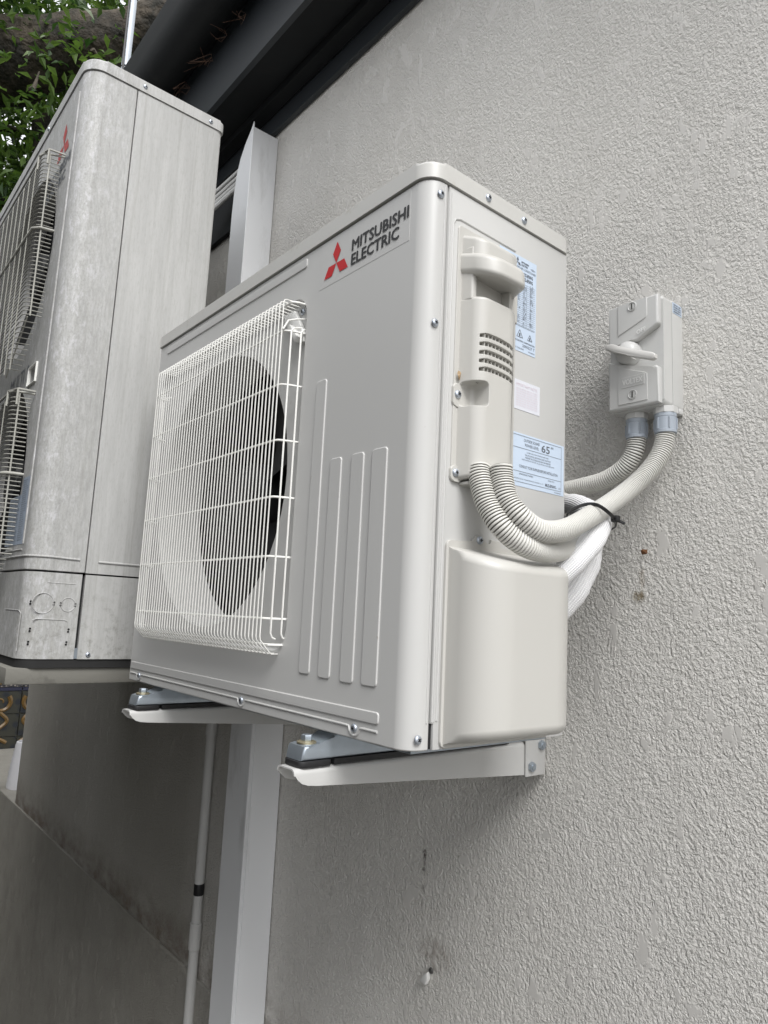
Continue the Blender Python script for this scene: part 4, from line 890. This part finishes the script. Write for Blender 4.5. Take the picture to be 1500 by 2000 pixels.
# fan guards: horizontal wires wrapping round the right edge, upright spines
def guard(zt, zb, zcut, mid):
    b_ = bmesh.new(); z = zt; n = int((zt - zcut) / 0.0098)
    YG = -0.503
    for i in range(n + 1):
        z = zt - i * 0.0098
        tube(b_, [(-1.60, YG, z), (-1.098, YG, z), (-1.086, YG + 0.004, z), (-1.079, YG + 0.014, z), (-1.076, Y2 - 0.006, z)], 0.0013, 4, caps=False)
    k = int((zcut - zb) / 0.0098)
    for i in range(1, k):
        z = zcut - i * 0.0098; xr = -1.086 - (zcut - z) * 1.1
        tube(b_, [(-1.60, YG, z), (xr - 0.013, YG, z), (xr, YG + 0.006, z), (xr + 0.006, YG + 0.03, z)], 0.0013, 4, caps=False)
    for x in (-1.079,): tube(b_, [(x, YG + 0.013, zt + 0.01), (x, YG + 0.013, zcut)], 0.0018, 6)
    for i in range(1, 10): tube(b_, [(-1.086 - i * 0.055, YG - 0.0015, zt), (-1.086 - i * 0.055, YG - 0.0015, zb)], 0.0014, 4)
    tube(b_, [(-1.089, YG + 0.01, zcut), (-1.089 - (zcut - zb) * 1.1, YG + 0.006, zb)], 0.0018, 6)
    for zz in mid: tube(b_, [(-1.60, YG - 0.002, zz), (-1.092, YG - 0.002, zz), (-1.076, YG + 0.010, zz), (-1.070, Y2 - 0.003, zz)], 0.0032, 6)
    tube(b_, [(-1.60, YG, zt + 0.016), (-1.109, YG, zt + 0.016), (-1.094, YG + 0.004, zt + 0.016), (-1.070, Y2, zt + 0.012)], 0.0026, 6)
    g_ = obj('fan_guard', b_, M['old_wire'], u2, 60); g_['kind'] = 'stuff'
    b_ = bmesh.new()
    for q in (((-1.122, YG - 0.002, zt + 0.020), (-1.074, YG + 0.008, zt + 0.018)), ((-1.074, YG + 0.008, zt + 0.018), (-1.074, YG + 0.008, zt - 0.018)), ((-1.122, YG - 0.002, zt + 0.020), (-1.122, YG - 0.002, zt - 0.014)), ((-1.074, YG + 0.008, zt + 0.018), (-1.070, Y2, zt + 0.018))): tube(b_, q, 0.0026, 6)
    obj('guard_clip', b_, M['old_wire'], u2)
    return g_
guard(1.160, 0.660, 0.775, (0.985,)); guard(0.585, 0.16, 0.24, (0.415,))
for zc in (0.98, 0.43):
    bm = bmesh.new(); lathe(bm, [(0, -0.44), (0.06, -0.437), (0.065, -0.42), (0.065, -0.401), (0, -0.401)], (-1.335, 0, zc), (0, 1, 0), 24)
    for k in range(3):
        a0 = k * 2 * PI / 3
        q = [(-1.335 + r_ * math.cos(a0 + da), y_, zc + r_ * math.sin(a0 + da)) for r_, da, y_ in ((0.06, 0, -0.435), (0.205, -0.25, -0.438), (0.205, 0.75, -0.408), (0.06, 0.9, -0.408))]
        bm.faces.new([bm.verts.new(p_) for p_ in q])
    obj('fan', bm, M['fan'], u2, 60)
# ledge carrying it
bm = bmesh.new(); box(bm, (-2.10, -0.962), (-0.475, 0.1595), (-0.020, 0.0120), 0.0015)
tag(obj('concrete_ledge', bm, M['slab'], None), 'thin grey concrete ledge under the tall weathered unit', 'ledge')
# galvanised pole with black cable
bm = bmesh.new(); tube(bm, [(-2.05, -0.075, 0.012), (-2.05, -0.075, 4.2)], 0.0160, 16); pole = tag(obj('steel_pole', bm, mat('pole zinc', (0.50, 0.54, 0.58), 0.5, metal=0.25, var=0.15, vscale=30), None), 'galvanised steel pole rising behind the tall weathered unit', 'pole')
bm = bmesh.new(); tube(bm, spline([(-2.012, -0.075, 1.2), (-2.005, -0.070, 2.05), (-2.020, -0.090, 2.2), (-2.034, -0.092, 2.4), (-2.032, -0.093, 3.0), (-2.034, -0.093, 4.1)], 0.1), 0.0045, 8)
obj('cable', bm, M['black'], pole)
for z in (2.255, 2.565):
    bm = bmesh.new(); lathe(bm, [(0.0168, -0.003), (0.0178, 0), (0.0168, 0.003)], (-2.05, -0.075, z), (0, 0, 1), 16); obj('pole_tie', bm, M['black'], pole)

# ================================================================== SMALL THINGS ON THE WALL
bm = bmesh.new(); prism(bm, [(-0.417, -0.505), (-0.402, -0.507), (-0.396, -0.497), (-0.397, -0.484), (-0.406, -0.490)], 1, 0.150, 0.1598, 0.002)
tag(obj('filler_plug', bm, M['chip'], None), 'small white chip of filler low on the stucco wall', 'plug')
bm = bmesh.new(); lathe(bm, [(0.0055, 0.159), (0.0045, 0.156), (0, 0.155)], (-0.3945, 0, -0.482), (0, 1, 0), 10); tag(obj('wall_fixing', bm, M['iso_dark'], None), 'dark old fixing hole beside the white filler chip', 'fixing')
def scrap(name, c, s, m_, lab, nrm=(0, -1, 0)):
    b_ = bmesh.new(); c = Vector(c); pts = []
    for i in range(9):
        a = i * 2 * PI / 9; r_ = s * (0.6 + 0.5 * random.random()); 
        if nrm[1]: pts.append(c + V(r_ * math.cos(a), -0.002 * random.random() - 0.001, 0.7 * r_ * math.sin(a)))
        else: pts.append(c + V(0.002 * random.random() + 0.001, 0.6 * r_ * math.cos(a), r_ * math.sin(a)))
    o_ = b_.verts.new(c + Vector(nrm) * 0.004); vs = [b_.verts.new(p_) for p_ in pts]; ctr = b_.verts.new(c)
    for i in range(9): b_.faces.new((o_, vs[i], vs[(i + 1) % 9])); b_.faces.new((ctr, vs[(i + 1) % 9], vs[i]))
    return tag(obj(name, b_, m_, None, 0), lab, 'leaf')
scrap('dead_leaf', (0.031, 0.1575, 0.261), 0.0075, M['leaf_dry'], 'tiny brown dead leaf stuck to the stucco wall below the switch')
scrap('dead_leaf', (0.004, -0.2255, 0.4425), 0.006, M['leaf_pale'], 'tiny tan dry leaf caught at the edge of the side cover', (1, 0, 0))

# ================================================================== FAR LEFT: tiles and pot
tw = thing('tiled_wall', 'dark glazed tile wall with ochre scrolls seen under the ledge', 'wall', (-4.75, 0.6, -2.05))
bm = bmesh.new(); box(bm, (-4.95, -4.76), (-0.6, 2.2), (-2.05, 0.3)); obj('backing', bm, M['slab'], tw, 0)
def tilemat(name, c1, c2, scale):
    m = bpy.data.materials.new(name); m.use_nodes = True; n = m.node_tree; b = n.nodes['Principled BSDF']
    tc = n.nodes.new('ShaderNodeTexCoord'); v = n.nodes.new('ShaderNodeTexVoronoi'); v.inputs['Scale'].default_value = scale
    n.links.new(tc.outputs['Object'], v.inputs['Vector']); r = n.nodes.new('ShaderNodeMapRange'); r.inputs[1].default_value = 0.25; r.inputs[2].default_value = 0.5
    n.links.new(v.outputs[0], r.inputs[0]); mx = n.nodes.new('ShaderNodeMix'); mx.data_type = 'RGBA'; mx.inputs[6].default_value = (*c1, 1); mx.inputs[7].default_value = (*c2, 1)
    n.links.new(r.outputs[0], mx.inputs[0]); n.links.new(mx.outputs[2], b.inputs['Base Color']); b.inputs['Roughness'].default_value = 0.3; return m
T1 = tilemat('dark glazed tile', (0.010, 0.013, 0.018), (0.028, 0.028, 0.02), 18); T2 = tilemat('navy border tile', (0.010, 0.012, 0.030), (0.018, 0.02, 0.045), 10)
T3 = tilemat('lattice tile', (0.34, 0.30, 0.26), (0.03, 0.03, 0.035), 55)
def tile_me(h_, m_):
    b_ = bmesh.new(); box(b_, (0, 0.012), (-0.073, 0.073), (0, h_), 0.002, 1); return mesh_of('tile', b_, m_)
tA, tB, tC = tile_me(0.146, T1), tile_me(0.022, T2), tile_me(0.146, T3)
for j in range(8):
    y = -0.05 + j * 0.15
    inst('tile', tB, tw, (-4.758, y, -0.462))
    for k in range(6): inst('tile', tA, tw, (-4.758, y, -0.612 - k * 0.15))
    inst('tile', tC, tw, (-4.758, y, -0.436))
OCH = mat('ochre glaze', (0.13, 0.075, 0.02), 0.4, var=0.5, vscale=15)
for j in range(5):
    y0 = 0.15 + j * 0.2; b_ = bmesh.new(); s_ = 1 if j % 2 else -1
    tube(b_, [(-4.745, y0 + s_ * (0.015 + 0.05 * t) * math.cos(t * 7), -0.54 + (0.015 + 0.05 * t) * math.sin(t * 7)) for t in [i / 20 for i in range(21)]], [0.004 + 0.012 * (i / 20) for i in range(21)], 6, up=(1, 0, 0))
    tube(b_, spline([(-4.745, y0, -0.60), (-4.745, y0 + 0.05 * s_, -0.66), (-4.745, y0 - 0.02 * s_, -0.74), (-4.745, y0 + 0.06 * s_, -0.80)], 0.01), 0.013, 6, up=(1, 0, 0))
    for a in range(5):
        t = math.radians(30 + a * 30); tube(b_, [(-4.742, y0 + 0.012 * math.cos(t), -0.425 + 0.012 * math.sin(t)), (-4.742, y0 + 0.045 * math.cos(t), -0.425 + 0.045 * math.sin(t))], [0.004, 0.009], 6, up=(1, 0, 0))
    obj('glazed_scroll', b_, OCH, tw)
bm = bmesh.new()
prof = []
for i in range(15):
    t = i / 14; r_ = 0.050 + 0.026 * math.sin(min(1, t * 1.1) * PI * 0.55) + (0.0022 if i % 2 else 0); prof.append((r_, 0.235 * (1 - t) if False else 0.235 * t))
prof = [(0, 0)] + [(0.085 - 0.026 * (h / 0.235) ** 1.5 + (0.002 if k % 2 else 0), h) for k, (r_, h) in enumerate(prof)] + [(0.052, 0.237), (0.050, 0.02), (0, 0.02)]
lathe(bm, prof, (-3.640, 0.270, -0.840), (0, 0, 1), 32)
tag(obj('ribbed_pot', bm, M['pot'], None, 50), 'white ribbed pot standing on the low wall at its far left end', 'pot')

# ================================================================== TREE
tree = thing('fig_tree', 'large fig tree with thick brown limbs behind the tall weathered unit', 'tree', (-7.0, 1.2, -2.05))
def limb(name, pts, rs, n=20):
    q = spline(pts, 0.08); m_ = len(q); rr = []
    for i in range(m_):
        t = i / (m_ - 1) * (len(rs) - 1); k = min(int(t), len(rs) - 2); rr.append((rs[k] + (rs[k + 1] - rs[k]) * (t - k)) * (1 + 0.05 * math.sin(i * 0.8) + 0.03 * random.uniform(-1, 1)))
    b_ = bmesh.new(); tube(b_, q, rr, n); return obj(name, b_, M['bark'], tree, 80)
limb('trunk', [(-7.0, 1.2, -2.05), (-6.9, 1.15, 0.5), (-6.6, 1.0, 2.4), (-6.2, 0.75, 3.6), (-5.9, 0.55, 4.5)], [0.55, 0.42, 0.36, 0.32, 0.28])
limb('limb', [(-7.6, -1.9, 4.45), (-6.9, -0.95, 4.75), (-6.15, -0.20, 4.78), (-5.55, 0.28, 4.82), (-5.05, 0.80, 4.98), (-4.70, 1.20, 5.35), (-4.4, 1.7, 6.0)], [0.40, 0.37, 0.36, 0.33, 0.25, 0.15, 0.10])
limb('limb', [(-6.1, -0.3, 4.6), (-6.3, -0.35, 4.1), (-6.75, -0.25, 3.5), (-7.2, -0.1, 3.0)], [0.17, 0.14, 0.12, 0.10], 14)
limb('limb', [(-6.0, -0.6, 4.0), (-6.6, -0.15, 4.1), (-7.1, 0.4, 4.0)], [0.10, 0.11, 0.12], 14)
for i in range(16):
    a = Vector((random.uniform(-7.2, -4.8), random.uniform(-1.5, 1.2), random.uniform(4.0, 5.2))); d = Vector((random.uniform(-1, 1), random.uniform(-1, 1), random.uniform(-0.6, 1.0)))
    limb('branch', [a, a + d * 0.4, a + d * 0.9 + V(0, 0, 0.1)], [0.022, 0.013, 0.005], 6)
def leaves(name, clusters, per, spread, size, seed):
    rnd = random.Random(seed); vs = []; fs = []
    for c in clusters:
        for _ in range(per):
            p_ = Vector(c) + Vector((rnd.gauss(0, spread), rnd.gauss(0, spread), rnd.gauss(0, spread * 0.7)))
            L_ = size * rnd.uniform(0.6, 1.25); W_ = L_ * rnd.uniform(0.36, 0.48)
            d = Vector((rnd.gauss(0, 1), rnd.gauss(0, 1), rnd.gauss(-0.5, 0.6))).normalized(); s = d.cross(Vector((rnd.gauss(0, .6), rnd.gauss(0, .6), 1))).normalized(); nn = s.cross(d)
            b0 = len(vs); k = 0.12 * L_
            vs += [p_, p_ + d * L_ * 0.45 + s * W_ / 2 + nn * k, p_ + d * L_ * 0.5, p_ + d * L_ * 0.45 - s * W_ / 2 + nn * k, p_ + d * L_ - nn * k * 0.5]
            fs += [(b0, b0 + 2, b0 + 1), (b0, b0 + 3, b0 + 2), (b0 + 1, b0 + 2, b0 + 4), (b0 + 2, b0 + 3, b0 + 4)]
    me = bpy.data.meshes.new(name); me.from_pydata([tuple(v) for v in vs], [], fs); me.materials.append(M['leaf'])
    o = reg(bpy.data.objects.new(name, me), tree); return o
rnd = random.Random(3); cl = []
while len(cl) < 1000:
    p_ = (rnd.uniform(-10.5, -5.2), rnd.uniform(-4.5, 3.0), rnd.uniform(1.6, 7.2))
    if ((p_[0] + 7.6) / 3.2) ** 2 + ((p_[1] + 0.6) / 3.9) ** 2 + ((p_[2] - 4.6) / 3.1) ** 2 < 1: cl.append(p_)
leaves('crown', cl, 85, 0.22, 0.125, 5)
cl2 = [(rnd.uniform(-5.2, -3.6), rnd.uniform(-1.9, 0.4), rnd.uniform(3.6, 4.9)) for _ in range(26)]
leaves('leaf_sprays', cl2, 14, 0.12, 0.10, 8)
print('objects', len(bpy.data.objects))
